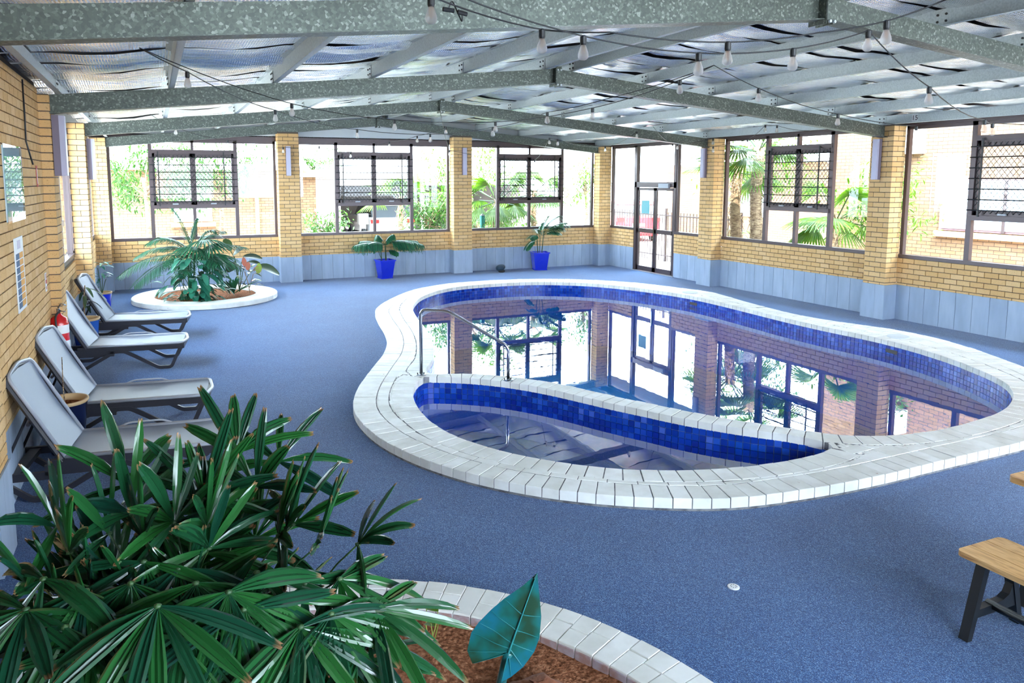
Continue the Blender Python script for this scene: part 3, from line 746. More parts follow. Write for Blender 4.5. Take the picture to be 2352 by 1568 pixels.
while y > -20.8:
    wd = R0.choice((.42, .62, .74)); 
    for x0, x1 in ((-13.0, XR), (XR, .3)):
        nx, ny = 26, 7; vs = []; fs = []
        for i in range(nx+1):
            for j in range(ny+1):
                x = x0+(x1-x0)*i/nx; b = j/ny
                yy = y-b*wd+.012*noise.noise(Vector((x*1.3, y*5, 3)))*(1 if j in (0, ny) else 0)
                vs.append((x, yy, foil_z(x, yy, kk)-.022*math.sin(PI*b)))
        for i in range(nx):
            for j in range(ny): a = i*(ny+1)+j; fs.append((a, a+1, a+ny+2, a+ny+1))
        MB().add(vs, fs).build('foil_strip', M['foil'], ceil, True)
    y -= wd+.028; kk += 1
rf = MB()  # unseen eaves reach past the walls, made wide to block direct sun
for xa, xb in ((-14.0, XR), (XR, 1.1)):
    za = rt(xa)+.26 if xa < XR else rt(XR)+.26; zb = rt(XR)+.26 if xa < XR else rt(xb)+.26
    rf.prism([Vector((xa,-21.4,za)), Vector((xb,-21.4,zb)), Vector((xb,-21.4,zb+.03)), Vector((xa,-21.4,za+.03))], (0,1,0), 22.6)
tag(rf.build('roof', M['roof']), 'dark roof sheets above the foil', None, None, 'structure')

# ------------------------------------------------------------------ wall lamps on the pillars
def wall_lamp(label, o, u, n, z0, z1, w_=.105, d=.10):
    F = frame_m(o, u, n); t = thing('wall_lamp', label, 'wall light', Vector(o)+Vector((0,0,z0)), 'tall box lights on the pillars')
    MB().fbox(F, -w_/2, w_/2, 0, d*.55, z0, z1).build('lamp_case', M['lamp_side'], t)
    MB().fbox(F, -w_/2+.004, w_/2-.004, d*.55, d, z0+.004, z1-.004).build('lamp_diffuser', M['lamp_face'], t)
wall_lamp('slim pale box light on the pillar right of the indoor garden', (-8.855,-.30,0), UX, NF, 2.50, 3.18)
wall_lamp('slim pale box light on the pillar between the second and third far windows', (-4.445,-.30,0), UX, NF, 2.52, 3.21)
wall_lamp('pale box light on the pillar right of the glass doors', (-.30,-4.52,0), UY, NR, 2.44, 3.10)
wall_lamp('pale box light on the nearest right wall pillar', (-.30,-8.93,0), UY, NR, 2.40, 3.09)
wall_lamp('large dark lavender box light on the shaded left pillar', (XL2+.13,-8.95,0), UY, NL, 2.46, 3.10, .16, .12)
wall_lamp('lavender box light on the bright left pillar', (XL1+.26,-4.55,0), UY, NL, 2.42, 3.07, .14, .11)

# ------------------------------------------------------------------ things on the left wall
W = XL2+.022
t = thing('wall_poster', 'large glossy framed sheet at the left picture edge reflecting the windows', 'poster', (W,-10.95,2.1))
MB().box(W-.0, W+.006, -11.36, -10.53, 2.09, 2.69).build('backing', M['paper'], t); MB().box(W+.012, W+.016, -11.38, -10.51, 2.08, 2.70).build('cover_sheet', M['acrylic'], t)
t = thing('safety_chart', 'tall narrow white safety chart with dark and orange pictures', 'sign', (W,-10.92,1.33))
MB().box(W, W+.006, -11.13, -10.70, 1.33, 1.945).build('board', M['paper'], t)
for k in range(8):
    z = 1.36+k*.058; MB().box(W+.006, W+.008, -11.09, -10.94, z, z+.048).build('picture', M['ink'], t)
    MB().box(W+.006, W+.008, -10.92, -10.75, z, z+.048).build('picture', M['orange'], t)
MB().box(W+.006, W+.008, -11.0, -10.85, 1.85, 1.92).build('heading', M['lamp_face'], t)
t = thing('red_strip_sign', 'thin red upright strip sign high on the left wall', 'sign', (W,-9.52,2.35)); MB().box(W, W+.005, -9.56, -9.49, 2.35, 2.56).build('plate', M['redprint'], t); MB().box(W+.005, W+.007, -9.535, -9.515, 2.38, 2.53).build('print', M['paper'], t)
t = thing('extinguisher_sign', 'small white sticker with red print above the fire extinguisher', 'sign', (W,-9.4,1.28)); MB().box(W, W+.004, -9.45, -9.34, 1.28, 1.47).build('plate', M['paper'], t)
MB().box(W+.004, W+.006, -9.43, -9.36, 1.36, 1.40).box(W+.004, W+.006, -9.41, -9.38, 1.41, 1.46).box(W+.004, W+.006, -9.41, -9.38, 1.30, 1.33).build('print', M['redprint'], t)
cb_ = MB().tube([(W+.01,-10.11,3.33), (W+.012,-10.13,3.0), (W+.012,-10.16,2.77), (W+.03,-10.16,2.68), (W+.05,-10.12,2.56)], .008, 6).build('hanging_cable', M['black'], None, True)
tag(cb_, 'black cable hanging down the left brick wall above the strip sign', 'cable')
t = thing('fire_extinguisher', 'red fire extinguisher hanging in the corner beside the shaded left pillar', 'fire extinguisher', (-12.755,-9.19,.55))
cx, cy = -12.755, -9.19
MB().lathe((cx, cy, .40), [(0,0),(.08,.0),(.092,.015),(.092,.50),(.075,.56),(.03,.59),(.025,.61)], 24).build('cylinder', M['red'], t, True)
MB().lathe((cx, cy, .40), [(.0935,.40),(.0935,.49)], 24).build('white_band', M['white'], t, True)
MB().lathe((cx, cy, .40), [(.0938,.12),(.0938,.32)], 24).build('instruction_label', M['paper'], t, True)
MB().tube([(cx, cy, 1.0), (cx, cy, 1.06)], .018, 10).build('valve', M['chrome'], t, True)
MB().tube(rnd_path([Vector((cx, cy, 1.07)), Vector((cx+.03, cy-.03, 1.12)), Vector((cx+.08, cy-.05, 1.10))], .02), .008, 6).tube([(cx, cy, 1.04), (cx+.07, cy-.05, 1.03)], .006, 6).build('handle', M['chrome'], t, True)
MB().tube(rnd_path([Vector((cx+.02, cy-.02, 1.04)), Vector((cx-.02, cy-.10, 1.0)), Vector((cx-.01, cy-.10, .60)), Vector((cx, cy-.095, .55))], .04), .011, 8).build('hose', M['black'], t, True)
MB().box(XL2+.01, cx-.06, cy-.02, cy+.02, .85, .88).build('bracket', M['black'], t)

# ------------------------------------------------------------------ sunbeds
def sunbed():
    t = thing('sunbed', '', 'sunbed', (0,0,0), 'sunbeds in a row along the left wall')
    H, Wd, Ls = .33, .62, 1.12
    y0, y1 = -Wd/2, Wd/2
    bx, bz = -.35, .64                      # head of the backrest relative to the hinge
    bl = math.hypot(bx, bz); ux, uz = bx/bl, bz/bl; nx, nz = uz, -ux
    # seat: dark side rails with a pale rim, sling between
    rails = MB()
    for y in (y0, y1): rails.box(-.12, Ls, y-.016, y+.016, H-.075, H-.012)
    rails.box(Ls-.03, Ls+.01, y0, y1, H-.075, H-.012); rails.box(-.55, -.10, y0-.014, y0+.014, H-.16, H-.10); rails.box(-.55, -.10, y1-.014, y1+.014, H-.16, H-.10)
    rails.box(-.14, .3, y0-.014, y0+.014, H-.13, H-.05); rails.box(-.14, .3, y1-.014, y1+.014, H-.13, H-.05)
    rails.box(-.40, -.32, y0, y1, H-.15, H-.11); rails.box(-.02, .05, y0, y1, H-.13, H-.09); rails.box(.6, .66, y0, y1, H-.08, H-.04)
    rails.build('seat_frame', M['dark_plastic'], t)
    rim = MB(); P = [Vector((0, y0, H)), Vector((Ls-.06, y0, H))]
    rim.tube(rnd_path([Vector((0, y0, H)), Vector((Ls-.02, y0, H+.0)), Vector((Ls+.03, 0, H-.012)), Vector((Ls-.02, y1, H)), Vector((0, y1, H))], .07, 5), .017, 8)
    rim.tube(rnd_path([Vector((.28, y1+.01, H+.005)), Vector((.36, y1+.015, H+.035)), Vector((.62, y1+.015, H+.035)), Vector((.70, y1+.01, H+.005))], .04), .008, 6)
    rim.build('seat_rim', M['light_plastic'], t, True)
    sl = MB(); n1 = 12; vs = []; fs = []
    for i in range(n1+1):
        for j in range(7):
            x = -.02+(Ls-.0)*i/n1; yv = y0+.012+(Wd-.024)*j/6
            vs.append((x, yv, H+.004-.014*math.sin(PI*j/6)-.008*math.sin(PI*i/n1)))
    for i in range(n1):
        for j in range(6): a = i*7+j; fs.append((a, a+7, a+8, a+1))
    k = len(vs); vs2 = [(p[0], p[1], p[2]-.012) for p in vs]; fs2 = [tuple(q+k for q in f[::-1]) for f in fs]
    sl.add(vs+vs2, fs+fs2); sl.build('seat_sling', M['sling'], t, True)
    def bp(a, y, h): return Vector((ux*a+nx*h, y, H+uz*a+nz*h))
    bf = MB()
    for y in (y0, y1):
        bf.tube([bp(-.02, y, -.03), bp(bl, y, -.03)], .022, 4)
    bf.tube([bp(bl, y0, -.025), bp(bl+.03, 0, -.01), bp(bl, y1, -.025)], .024, 6); bf.tube([bp(.35, y0, -.075), bp(.35, y1, -.075)], .014, 6)
    bf.build('backrest_frame', M['dark_plastic'], t)
    br = MB().tube(rnd_path([bp(0, y0, .003), bp(bl+.0, y0, .003), bp(bl+.045, 0, .012), bp(bl, y1, .003), bp(0, y1, .003)], .07, 5), .015, 8); br.build('backrest_rim', M['light_plastic'], t, True)
    sb = MB(); vs = []; fs = []
    for i in range(n1+1):
        for j in range(7):
            yv = y0+.012+(Wd-.024)*j/6; vs.append(bp((bl+.02)*i/n1, yv, .004-.014*math.sin(PI*j/6)-.02*math.sin(PI*i/n1)))
    for i in range(n1):
        for j in range(6): a = i*7+j; fs.append((a+1, a+8, a+7, a))
    vs2 = [p-Vector((nx, 0, nz))*.012 for p in vs]; k = len(vs); sb.add(vs+vs2, fs+[tuple(q+k for q in f[::-1]) for f in fs]); sb.build('backrest_sling', M['sling'], t, True)
    for y in (y0+.06, y1-.06): MB().tube([bp(.42, y, -.04), Vector((-.46, y, H-.13))], .012, 6).build('backrest_strut', M['dark_plastic'], t)
    def leg(y, P, nm='leg'):
        mb = MB(); Q = rnd_path([Vector((a, y, b)) for a, b in P], .035, 3)
        # flat bar section swept in the XZ plane
        vs = []; fs = []; m_ = len(Q)
        for i, p in enumerate(Q):
            tt = (Q[min(i+1, m_-1)]-Q[max(i-1, 0)]).normalized(); nn = Vector((-tt.z, 0, tt.x))*.02
            for dy, s_ in ((-.014, 1), (.014, 1), (.014, -1), (-.014, -1)): vs.append(p+nn*s_+Vector((0, dy, 0)))
        for i in range(m_-1):
            for k in range(4): fs.append((i*4+k, i*4+(k+1) % 4, i*4+4+(k+1) % 4, i*4+4+k))
        fs += [(0,1,2,3), ((m_-1)*4+3, (m_-1)*4+2, (m_-1)*4+1, (m_-1)*4)]
        mb.add(vs, fs); mb.build(nm, M['dark_plastic'], t)
    for y in (y0-.005, y1+.005):
        leg(y, [(Ls-.03, H-.05), (Ls-.15, .021), (Ls-.30, .021), (.42, H-.075), (.22, H-.075)])
        leg(y, [(.30, H-.08), (-.10, .021), (-.24, .021), (-.50, H-.10)])
    return t
beds = [((-12.44,-11.58,0), -7, 'nearest sunbed, half hidden by the large foreground palm'), ((-12.44,-10.10,0), -8, 'second nearest sunbed, with a navy pot behind its backrest'),
        ((-12.57,-7.46,0), -8, 'third sunbed, in front of the bright blue round pot'), ((-12.46,-5.62,0), -8, 'farthest sunbed, closest to the indoor garden')]
pr_ = sunbed(); first = True
for loc, a, lb in beds:
    o = pr_ if first else copy_tree(pr_); first = False
    o.location = loc; o.rotation_euler.z = math.radians(a); o['label'] = lb+', pale sling and taupe frame'

# ------------------------------------------------------------------ leaf helpers
def blade(mb, p, d, n, ln, wd, droop=.0, seg=5, fold=.15, at=None, blunt=False):
    d = Vector(d).normalized(); n = Vector(n); s = d.cross(n).normalized(); n = s.cross(d).normalized(); p = Vector(p)
    vs = []; tt = []
    for i in range(seg+1):
        t = i/seg; c = p+d*(ln*t)+Vector((0,0,-droop*ln*t*t))
        wv_ = wd*(math.sin(PI*min(t*.88+.06, 1))**.7 if not blunt else min(1, .25+2.2*t)*min(1, (1-t)*4.0+.22))*.5
        vs += [c-s*wv_+n*wv_*fold*2, c, c+s*wv_+n*wv_*fold*2]; tt += [t]*3
    fs = []
    for i in range(seg):
        a = i*3; fs += [(a, a+1, a+4, a+3), (a+1, a+2, a+5, a+4)]
    if at is not None: at.extend(tt)
    mb.add(vs, fs)
def pleated(mb, p, d, n, ln, wd, droop, at, seg=7):
    d = Vector(d).normalized(); n = Vector(n); s = d.cross(n).normalized(); n = s.cross(d).normalized(); p = Vector(p)
    K = 7; vs = []; fs = []
    for i in range(seg+1):
        t = i/seg; c = p+d*(ln*t)+Vector((0,0,-droop*ln*t*t)); wv_ = wd*.5*min(1, .16+2.1*t)*(1 if t < .6 else 1-.62*((t-.6)/.4)**2)
        for k in range(K):
            q = (k/(K-1)-.5)*2; jag = (RR.uniform(-.03, .02)*ln if i == seg else 0)
            vs.append(c+d*jag+s*q*wv_+n*(.10*wd*(1 if k % 2 else -1)*min(1, 3*t+.2)*min(1, 4*(1-t)+.35)+.45*wv_*abs(q)**1.5)); at.append(min(1, t+.02*R0.uniform(-1, 1)))
    for i in range(seg):
        for k in range(K-1): a = i*K+k; fs.append((a, a+1, a+K+1, a+K))
    mb.add(vs, fs)
def frond(stem, lf, p, d, ln, droop=.5, nl=22, ll=.22, lw=.022, sag=.3, up=(0,0,1)):
    d = Vector(d).normalized(); p = Vector(p); P = [p+d*(ln*t/10)+Vector((0,0,-droop*ln*(t/10)**2)) for t in range(11)]
    stem.tube(P, .008*ln+.002, 5, False, .0015)
    for i in range(nl):
        t = .22+.78*i/(nl-1); q = t*10; k = min(int(q), 9); c = P[k].lerp(P[k+1], q-k); tg = (P[k+1]-P[k]).normalized()
        s = tg.cross(Vector(up)).normalized(); l_ = ll*math.sin(PI*min(.12+t*.82, 1))**.6
        for sg in (1, -1):
            dd = (tg*.65+s*sg*.8+Vector((0,0,.12))).normalized(); blade(lf, c, dd, Vector((0,0,1)), l_*R0.uniform(.85, 1.1), lw, sag, 4)
def fanleaf(lf, p, d, n, rad, count=20, spread=2.6, wd=.05, droop=.12):
    d = Vector(d).normalized(); n = Vector(n).normalized()
    for i in range(count):
        a = (i/(count-1)-.5)*spread; dd = Matrix.Rotation(a, 3, n) @ d
        blade(lf, Vector(p), dd, n, rad*(1-.22*abs(a)/(spread/2))*R0.uniform(.92, 1.05), wd, droop, 4, .2)

# ------------------------------------------------------------------ near planter
PC = Vector((-11.49,-16.0,0)); RO, RI = 2.05, 1.775
pb = thing('brick_planter', 'large round white brick planter ring in the foreground with red brown soil', 'planter', PC)
nb = 112
for i in range(nb):
    a0, a1 = 2*PI*i/nb, 2*PI*(i+1)/nb; am = (a0+a1)/2
    if PC.x+RO*math.cos(am) < XL2+.05 or not (-.45 < am < 3.75): continue
    g_ = .0011; a0 += g_; a1 -= g_
    split = RI+R0.choice((0, .10, .13, .17))
    parts = [(RI, RO)] if split == RI else [(RI, split-.003), (split+.003, RO)]
    for r0, r1 in parts:
        q = [Vector((r*math.cos(a), r*math.sin(a), 0)) for r, a in ((r0, a0), (r1, a0), (r1, a1), (r0, a1))]; c = (q[0]+q[2])/2
        mb = MB(); brick_quad(mb, [p-c for p in q], .012, .10+R0.uniform(-.002, .003)); o = mb.build('coping_brick', M['coping'], pb); o.location = Vector((c.x, c.y, 0))
mb = MB(); n = 96; rr = [(RI+.004, .0), (RI+.004, .09), (RO-.006, .09), (RO-.006, .0)]
vs = []; fs = []
for i in range(n+1):
    a = -.45+4.2*i/n
    for r, z in rr: vs.append((PC.x+max(r*math.cos(a), XL2+.03-PC.x), PC.y+r*math.sin(a), z))
for i in range(n):
    for k in range(3): b_ = i*4+k; fs.append((b_, b_+1, b_+5, b_+4))
MB().add(vs, fs).build('mortar_bed', M['bed'], pb)
# bare brick inner face
for i in range(nb):
    a0, a1 = 2*PI*i/nb+.003, 2*PI*(i+1)/nb-.003; am = (a0+a1)/2
    if not (.2 < am < 2.4): continue
    q = [Vector((PC.x+r*math.cos(a), PC.y+r*math.sin(a), 0)) for r, a in ((RI-.008, a0), (RI+.03, a0), (RI+.03, a1), (RI-.008, a1))]
    mb = MB(); brick_quad(mb, q, -.02, .088); mb.build('inner_brick', M['rawbrick'], pb)
vs = []; fs = []; nr, na = 22, 90
for i in range(nr+1):
    r = RI*i/nr*.999
    for j in range(na):
        a = 2*PI*j/na; x = PC.x+r*math.cos(a); y = PC.y+r*math.sin(a); x = max(x, XL2+.02)
        vs.append((x, y, .05+.03*noise.noise(Vector((x*4, y*4, 0)))+.016*noise.noise(Vector((x*17, y*17, 4)))))
for i in range(nr):
    for j in range(na): a = i*na+j; b_ = i*na+(j+1) % na; fs.append((a, a+na, b_+na, b_))
MB().add(vs, fs).build('soil', M['soil'], pb, True)

# rhapis palm in the foreground
rp = thing('rhapis_palm', 'big dark green fan leaved palm filling the lower left foreground', 'palm', (-11.75,-15.65,.03))
axis = Vector((-11.72,-15.62,0)); RR = random.Random(31)
stemp = MB()
hubs = []
# hubs traced from the photograph: u, v, distance from the viewer
for u_, v_, dd in [(293,1113,3.0),(468,1145,2.95),(588,1120,3.05),(675,1205,3.0),(525,1360,2.35),(590,1315,2.5),(727,1255,2.7),(822,1250,2.75),(197,1357,2.45),(362,1392,2.3),(475,1208,2.75),(412,1305,2.55),(365,1460,2.35),(690,1440,2.35),(780,1330,2.55),(250,1225,2.85),(330,1235,2.75),(640,1230,2.8),(545,1040,3.25),(640,1060,3.3),(150,1440,2.4),(480,1260,2.7),(860,1400,2.5),(100,1330,2.55),(230,1420,2.4),(300,1340,2.5),(430,1430,2.35),(610,1450,2.4),(560,1400,2.35),(760,1410,2.4),(850,1470,2.5),(160,1270,2.7),(300,1180,2.9),(60,1400,2.5),(700,1340,2.5),(450,1340,2.45),(520,1500,2.6),(220,1510,2.6),(400,1535,2.6),(680,1530,2.65),(800,1525,2.7),(60,1520,2.6),(330,1290,2.6),(640,1380,2.4),(130,1210,2.85),(400,1200,2.8)]:
    hubs.append(CAM+ray(u_, v_).normalized()*dd)
while len(hubs) < 116:
    a = RR.uniform(0, 2*PI); h = RR.uniform(.35, 1.25); r = RR.uniform(.15, .72)*(1.2-.55*h/1.25)
    p = Vector((axis.x+r*(1.05 if math.cos(a) < 0 else .82)*math.cos(a), axis.y+r*math.sin(a), h))
    if (p-CAM).length > 2.15: hubs.append(p)
nlf = 0
hubs.sort(key=lambda p: dist(p))
for hi, p in enumerate(hubs):
    o2 = Vector((p.x-axis.x, p.y-axis.y, 0)); r = o2.length; o2 = o2.normalized() if r > .02 else Vector((1,0,0))
    ph = math.radians(max(-52, min(82, 92-62*r/.45+34*(p.z-.75)/.5)))+RR.uniform(-.2, .2)
    if dist(p) < 2.62: ph = math.radians(RR.uniform(-60, -15))
    D = o2*math.cos(ph)+Vector((0,0,math.sin(ph))); Nn = -o2*math.sin(ph)+Vector((0,0,math.cos(ph)))
    if Nn.dot(CAM-p) < 0 and ph > .9: Nn = -Nn
    root = Vector((axis.x+o2.x*r*.25+RR.uniform(-.07, .07), axis.y+o2.y*r*.25+RR.uniform(-.07, .07), max(.05, p.z-.45-r*.4)))
    sm = MB(); mid = root.lerp(p, .55)+Vector((0,0,.08+.08*RR.random()))
    sm.tube([root, root.lerp(mid, .5)+Vector((0,0,.02)), mid, mid.lerp(p, .55)+Vector((0,0,.012)), p], .0032, 5, False)
    sm.lathe(p-Vector((0,0,.006)), [(0,0),(.010,.004),(.010,.010),(0,.014)], 7)
    lf = sm.build('leaf', M['stalk'], rp, True)
    n = RR.randint(5, 8); spread = RR.uniform(2.2, 3.6) if dist(p) > 2.62 else RR.uniform(2.2, 3.3); one = MB(); oa = []
    for k in range(n):
        a = (k/(n-1)-.5)*spread+RR.uniform(-.08, .08)
        dd = Matrix.Rotation(a, 3, Nn) @ D; dd = (dd+Vector((0,0,.12*RR.uniform(-1, 1)))).normalized()
        ln = RR.uniform(.27, .37)*(1-.12*abs(a)/2); wd = RR.uniform(.034, .054); dr_ = RR.uniform(.05, .32) if p.z > 1.0 else RR.uniform(.15, .5)
        if nlf < 290:
            mb = MB(); at_ = []; pleated(mb, p, dd, Nn, ln, wd, dr_, at_); mb.build('leaflet', M['rhapis'], lf, False, at_); nlf += 1
        else: pleated(one, p, dd, Nn, ln, wd, dr_, oa, 5)
    if one.v: tag(one.build('leaflets', M['rhapis'], lf, False, oa), kind='stuff')
for k in range(16):
    a = RR.uniform(0, 2*PI); r = RR.uniform(.02, .22); x, y = axis.x+r*math.cos(a), axis.y+r*math.sin(a)
    MB().tube([(x, y, .02), (x+RR.uniform(-.04, .04), y+RR.uniform(-.04, .04), .4), (x+.25*math.cos(a), y+.25*math.sin(a), .55+.55*RR.random())], .011, 7).build('cane', M['bark'], rp, True)

# taro leaf
tp = thing('taro_plant', 'single large blue green heart shaped leaf standing in the foreground soil', 'plant', (-10.72,-15.62,.03))
base = CAM+ray(1140,1610).normalized()*2.95; tipP = CAM+ray(1233,1318).normalized()*2.62; neck = CAM+ray(1168,1498).normalized()*2.72
def taro():
    axd = (tipP-neck).normalized(); side = axd.cross((CAM-neck).normalized()).normalized(); nn = side.cross(axd).normalized(); ln = (tipP-neck).length
    up_ = [(-.34,.46),(-.20,.60),(.0,.64),(.18,.58),(.36,.47),(.55,.34),(.78,.15),(.92,.05)]
    lw_ = [(-.36,.05),(-.26,.16),(-.08,.28),(.12,.36),(.32,.36),(.54,.28),(.78,.14),(.92,.05)]
    rows = 8; vs = []; fs = []; S_ = ln*.78
    def P3(a, b): return neck+axd*(ln*a)+side*(S_*b)+nn*(-.09*S_*abs(b)**1.3+.012*math.sin(a*16+abs(b)*9)*abs(b)*1.5-.05*ln*a*a)
    for sgn, out in ((-1, up_), (1, lw_)):
        b0 = len(vs); spine = [0, .02, .06, .14, .32, .52, .76, .92]
        for i, (a, b) in enumerate(out):
            for j in range(rows+1):
                t = j/rows; vs.append(P3(spine[i]+(a-spine[i])*t, sgn*b*t))
        for i in range(len(out)-1):
            for j in range(rows): q = b0+i*(rows+1)+j; f = (q, q+1, q+rows+2, q+rows+1); fs.append(f if sgn > 0 else f[::-1])
        q = len(vs); vs.append(P3(1.0, 0)); e = b0+(len(out)-1)*(rows+1)
        for j in range(rows): fs.append((e+j, e+j+1, q))
    MB().add(vs, fs).build('leaf_blade', M['taro'], tp, True)
    vn = MB(); vn.tube([P3(t/8, 0)+nn*.003 for t in range(9)], .004, 5, False, .0012)
    for sgn, out in ((-1, up_), (1, lw_)):
        for i, s0 in ((0, 0), (1, .01), (2, .05), (3, .12), (4, .28), (5, .48)):
            a, b = out[i]; vn.tube([P3(s0+(a-s0)*t/5*.95, sgn*b*t/5*.95)+nn*.002 for t in range(6)], .0022, 4, False, .0008)
    vn.build('leaf_veins', M['tarovein'], tp, True)
    MB().tube([base, base.lerp(neck, .5)-nn*.02, neck-nn*.004], .017, 8).build('stalk', M['taro'], tp, True)
taro()
rk = MB()
vs = []; fs = []
for i in range(9):
    for j in range(14):
        th = PI*i/8; ph = 2*PI*j/14; r = 1+.22*noise.noise(Vector((math.cos(ph)*2, math.sin(ph)*2, th*1.5)))
        vs.append(Vector((.17*r*math.sin(th)*math.cos(ph), .12*r*math.sin(th)*math.sin(ph), .085*r*math.cos(th))))
for i in range(8):
    for j in range(14): a = i*14+j; b_ = i*14+(j+1) % 14; fs.append((a, a+14, b_+14, b_))
rc = on_z(1228, 1612, .06); rk.add([v_+Vector((rc.x, rc.y, .07)) for v_ in vs], fs)
tag(rk.build('rock', M['rock'], None, True), 'rust coloured rock in the foreground soil below the heart shaped leaf', 'rock')
sp_ = thing('seedling', 'small bright green seedling between the palm and the planter ring', 'plant', on_z(975, 1500, .03))
c = on_z(975, 1500, .03)
for k in range(5):
    q = c+Vector((R0.uniform(-.05, .05), R0.uniform(-.05, .05), .0)); h = R0.uniform(.12, .22); l_ = q+Vector((R0.uniform(-.06, .06), R0.uniform(-.04, .04), h))
    s_ = MB().tube([q, q.lerp(l_, .5)+Vector((.01,0,0)), l_], .003, 5).build('stem', M['limeleaf'], sp_)
    mb = MB(); blade(mb, l_, (R0.uniform(-1, 1), R0.uniform(-1, 1), .3), (0,0,1), .07, .055, .2); mb.build('leaf', M['sunleaf'], sp_, True)

# ------------------------------------------------------------------ far planter with its plants
FC = Vector((-10.87,-2.12,0)); r1, r0 = 1.40, .98
fp = thing('round_planter', 'low round white concrete planter ring near the left back corner', 'planter', FC)
for k in range(3):
    a0 = 2*PI*k/3-.5+.003; a1 = 2*PI*(k+1)/3-.5-.003; vs = []; fs = []; n = 22
    for i in range(n+1):
        a = a0+(a1-a0)*i/n
        for r, z in ((r0, .0), (r0, .10), (r0+.015, .11), (r1-.02, .11), (r1, .095), (r1, .012), (r1-.03, .0)): vs.append((FC.x+r*math.cos(a), FC.y+r*math.sin(a), z))
    for i in range(n):
        for q in range(6): b_ = i*7+q; fs.append((b_, b_+1, b_+8, b_+7))
    fs += [tuple(range(7))[::-1], tuple(range(n*7, n*7+7))]
    MB().add(vs, fs).build('ring_segment', M['coping'], fp)
vs = []; fs = []
for i in range(11):
    for j in range(40):
        r = r0*i/10; a = 2*PI*j/40; x, y = FC.x+r*math.cos(a), FC.y+r*math.sin(a); vs.append((x, y, .07+.03*noise.noise(Vector((x*5, y*5, 0)))))
for i in range(10):
    for j in range(40): a = i*40+j; b_ = i*40+(j+1) % 40; fs.append((a, a+40, b_+40, b_))
MB().add(vs, fs).build('soil', M['soil'], fp, True)
def palm(label, c, specs, stems, cat='palm', mt='palm', name='palm', nl=24, group=None, lw=.022, sag=.3):
    t = thing(name, label, cat, c, group); c = Vector(c)
    for q in stems: MB().tube([c+Vector(q[0]), c+Vector(q[1])], q[2], 8, True, q[2]*.7).build('stem', M['stalk'], t, True)
    for b0, d, ln, dr_, ll in specs:
        s_ = MB(); l_ = MB(); frond(s_, l_, c+Vector(b0), d, ln, dr_, nl, ll, lw, sag)
        o = s_.build('frond', M['stalk'], t); l_.build('leaflets', M[mt], o)
    return t
PX_ = (-11.15,-2.2,.08)
rr = random.Random(5); sp = []
for d, ln, dr_ in [((-.9,-.2,1.3),1.2,.55),((.6,-.3,1.7),1.15,.5),((-1,.1,.75),1.15,.55),((-1,-.3,.35),1.15,.5),((-.8,-.5,1.1),1.0,.35),((-.45,-.2,1.6),1.25,.25),((.25,.1,1.5),1.0,.3),((.7,-.1,1.1),1.05,.4),((1,.2,.55),1.2,.35),((.9,-.5,.25),1.0,.4),((.4,-.8,.45),.9,.5),((-.3,-1,.4),.9,.55),((-.7,.6,.8),.9,.5),((.1,-.9,.9),.9,.5),((-1,-.6,.1),1.0,.45),((.5,.5,1.0),.9,.4),((-.6,-.9,.6),.9,.5)]:
    sp.append(((rr.uniform(-.1, .1), rr.uniform(-.1, .1), .80), d, ln*1.12, dr_*1.05, .34))
palm('large feathery palm rising from the round planter before the first far window', PX_, sp, [((-.03,0,0), (-.05,0,.85), .03), ((.05,.04,0), (.08,.05,.85), .025), ((0,-.06,0), (0,-.1,.8), .02)], nl=27, lw=.021, sag=.45)
t = thing('fan_palm', 'blue green fan palm in the middle of the round planter', 'palm', (-10.95,-2.5,.08))
for d, h in [((-.5,-.8,.1), 1.0), ((.7,-.6,.2), 1.0), ((.9,-.3,.0), .85), ((.2,-.9,.2), 1.1)]:
    p = Vector((-10.95,-2.5,.1))+Vector(d)*.22+Vector((0,0,h)); mb = MB(); n_ = Vector((-d[0]*.5, -d[1]*.5-.3, 1)).normalized(); fanleaf(mb, p, d, n_, .55, 24, 3.6, .045, .4)
    s_ = MB().tube([(-10.95,-2.5,.08), p-Vector((0,0,.12)), p], .008, 6).build('stalk', M['stalk'], t); mb.build('fan_leaf', M['palm'], s_)
t = thing('broadleaf_bush', 'glossy blue green broad leaved bush at the front of the round planter', 'shrub', (-11.15,-2.75,.08)); rr = random.Random(9)
for k in range(7):
    c = Vector((-11.15+rr.uniform(-.25, .25), -2.75+rr.uniform(-.15, .15), .08)); e = c+Vector((rr.uniform(-.2, .2), rr.uniform(-.15, .1), rr.uniform(.35, .62)))
    s_ = MB().tube([c, c.lerp(e, .5)+Vector((.02,0,.02)), e], .007, 6).build('stem', M['stalk'], t)
for k in range(150):
    a = rr.uniform(0, 2*PI); h = rr.uniform(.02, .85); r = rr.uniform(.15, .62)*(1-.7*abs(h-.35)); p = Vector((-11.10+r*math.cos(a)*1.1, -2.82+r*math.sin(a)*.5, .1+h))
    mb = MB(); blade(mb, p, (math.cos(a), math.sin(a), rr.uniform(-.7, .5)), (0,0,1), rr.uniform(.17, .26), rr.uniform(.10, .14), .45, 4, .12); mb.build('leaf', M['bush'], t, True)
t = thing('spiky_plant', 'spiky sword leaved plant in the round planter right of the bush', 'plant', (-10.35,-2.3,.08))
for k in range(16):
    a = rr.uniform(0, 2*PI); e = rr.uniform(.5, 1.4); mb = MB(); blade(mb, (-10.35,-2.3,.1), (math.cos(a)*math.cos(e), math.sin(a)*math.cos(e), math.sin(e)), (0,0,1), rr.uniform(.35, .6), .06, .12, 6, .35); mb.build('leaf', M['palm'], t, True)
t = thing('croton_plant', 'small croton with pink and yellow green leaves on the right of the planter', 'plant', (-10.03,-2.3,.08))
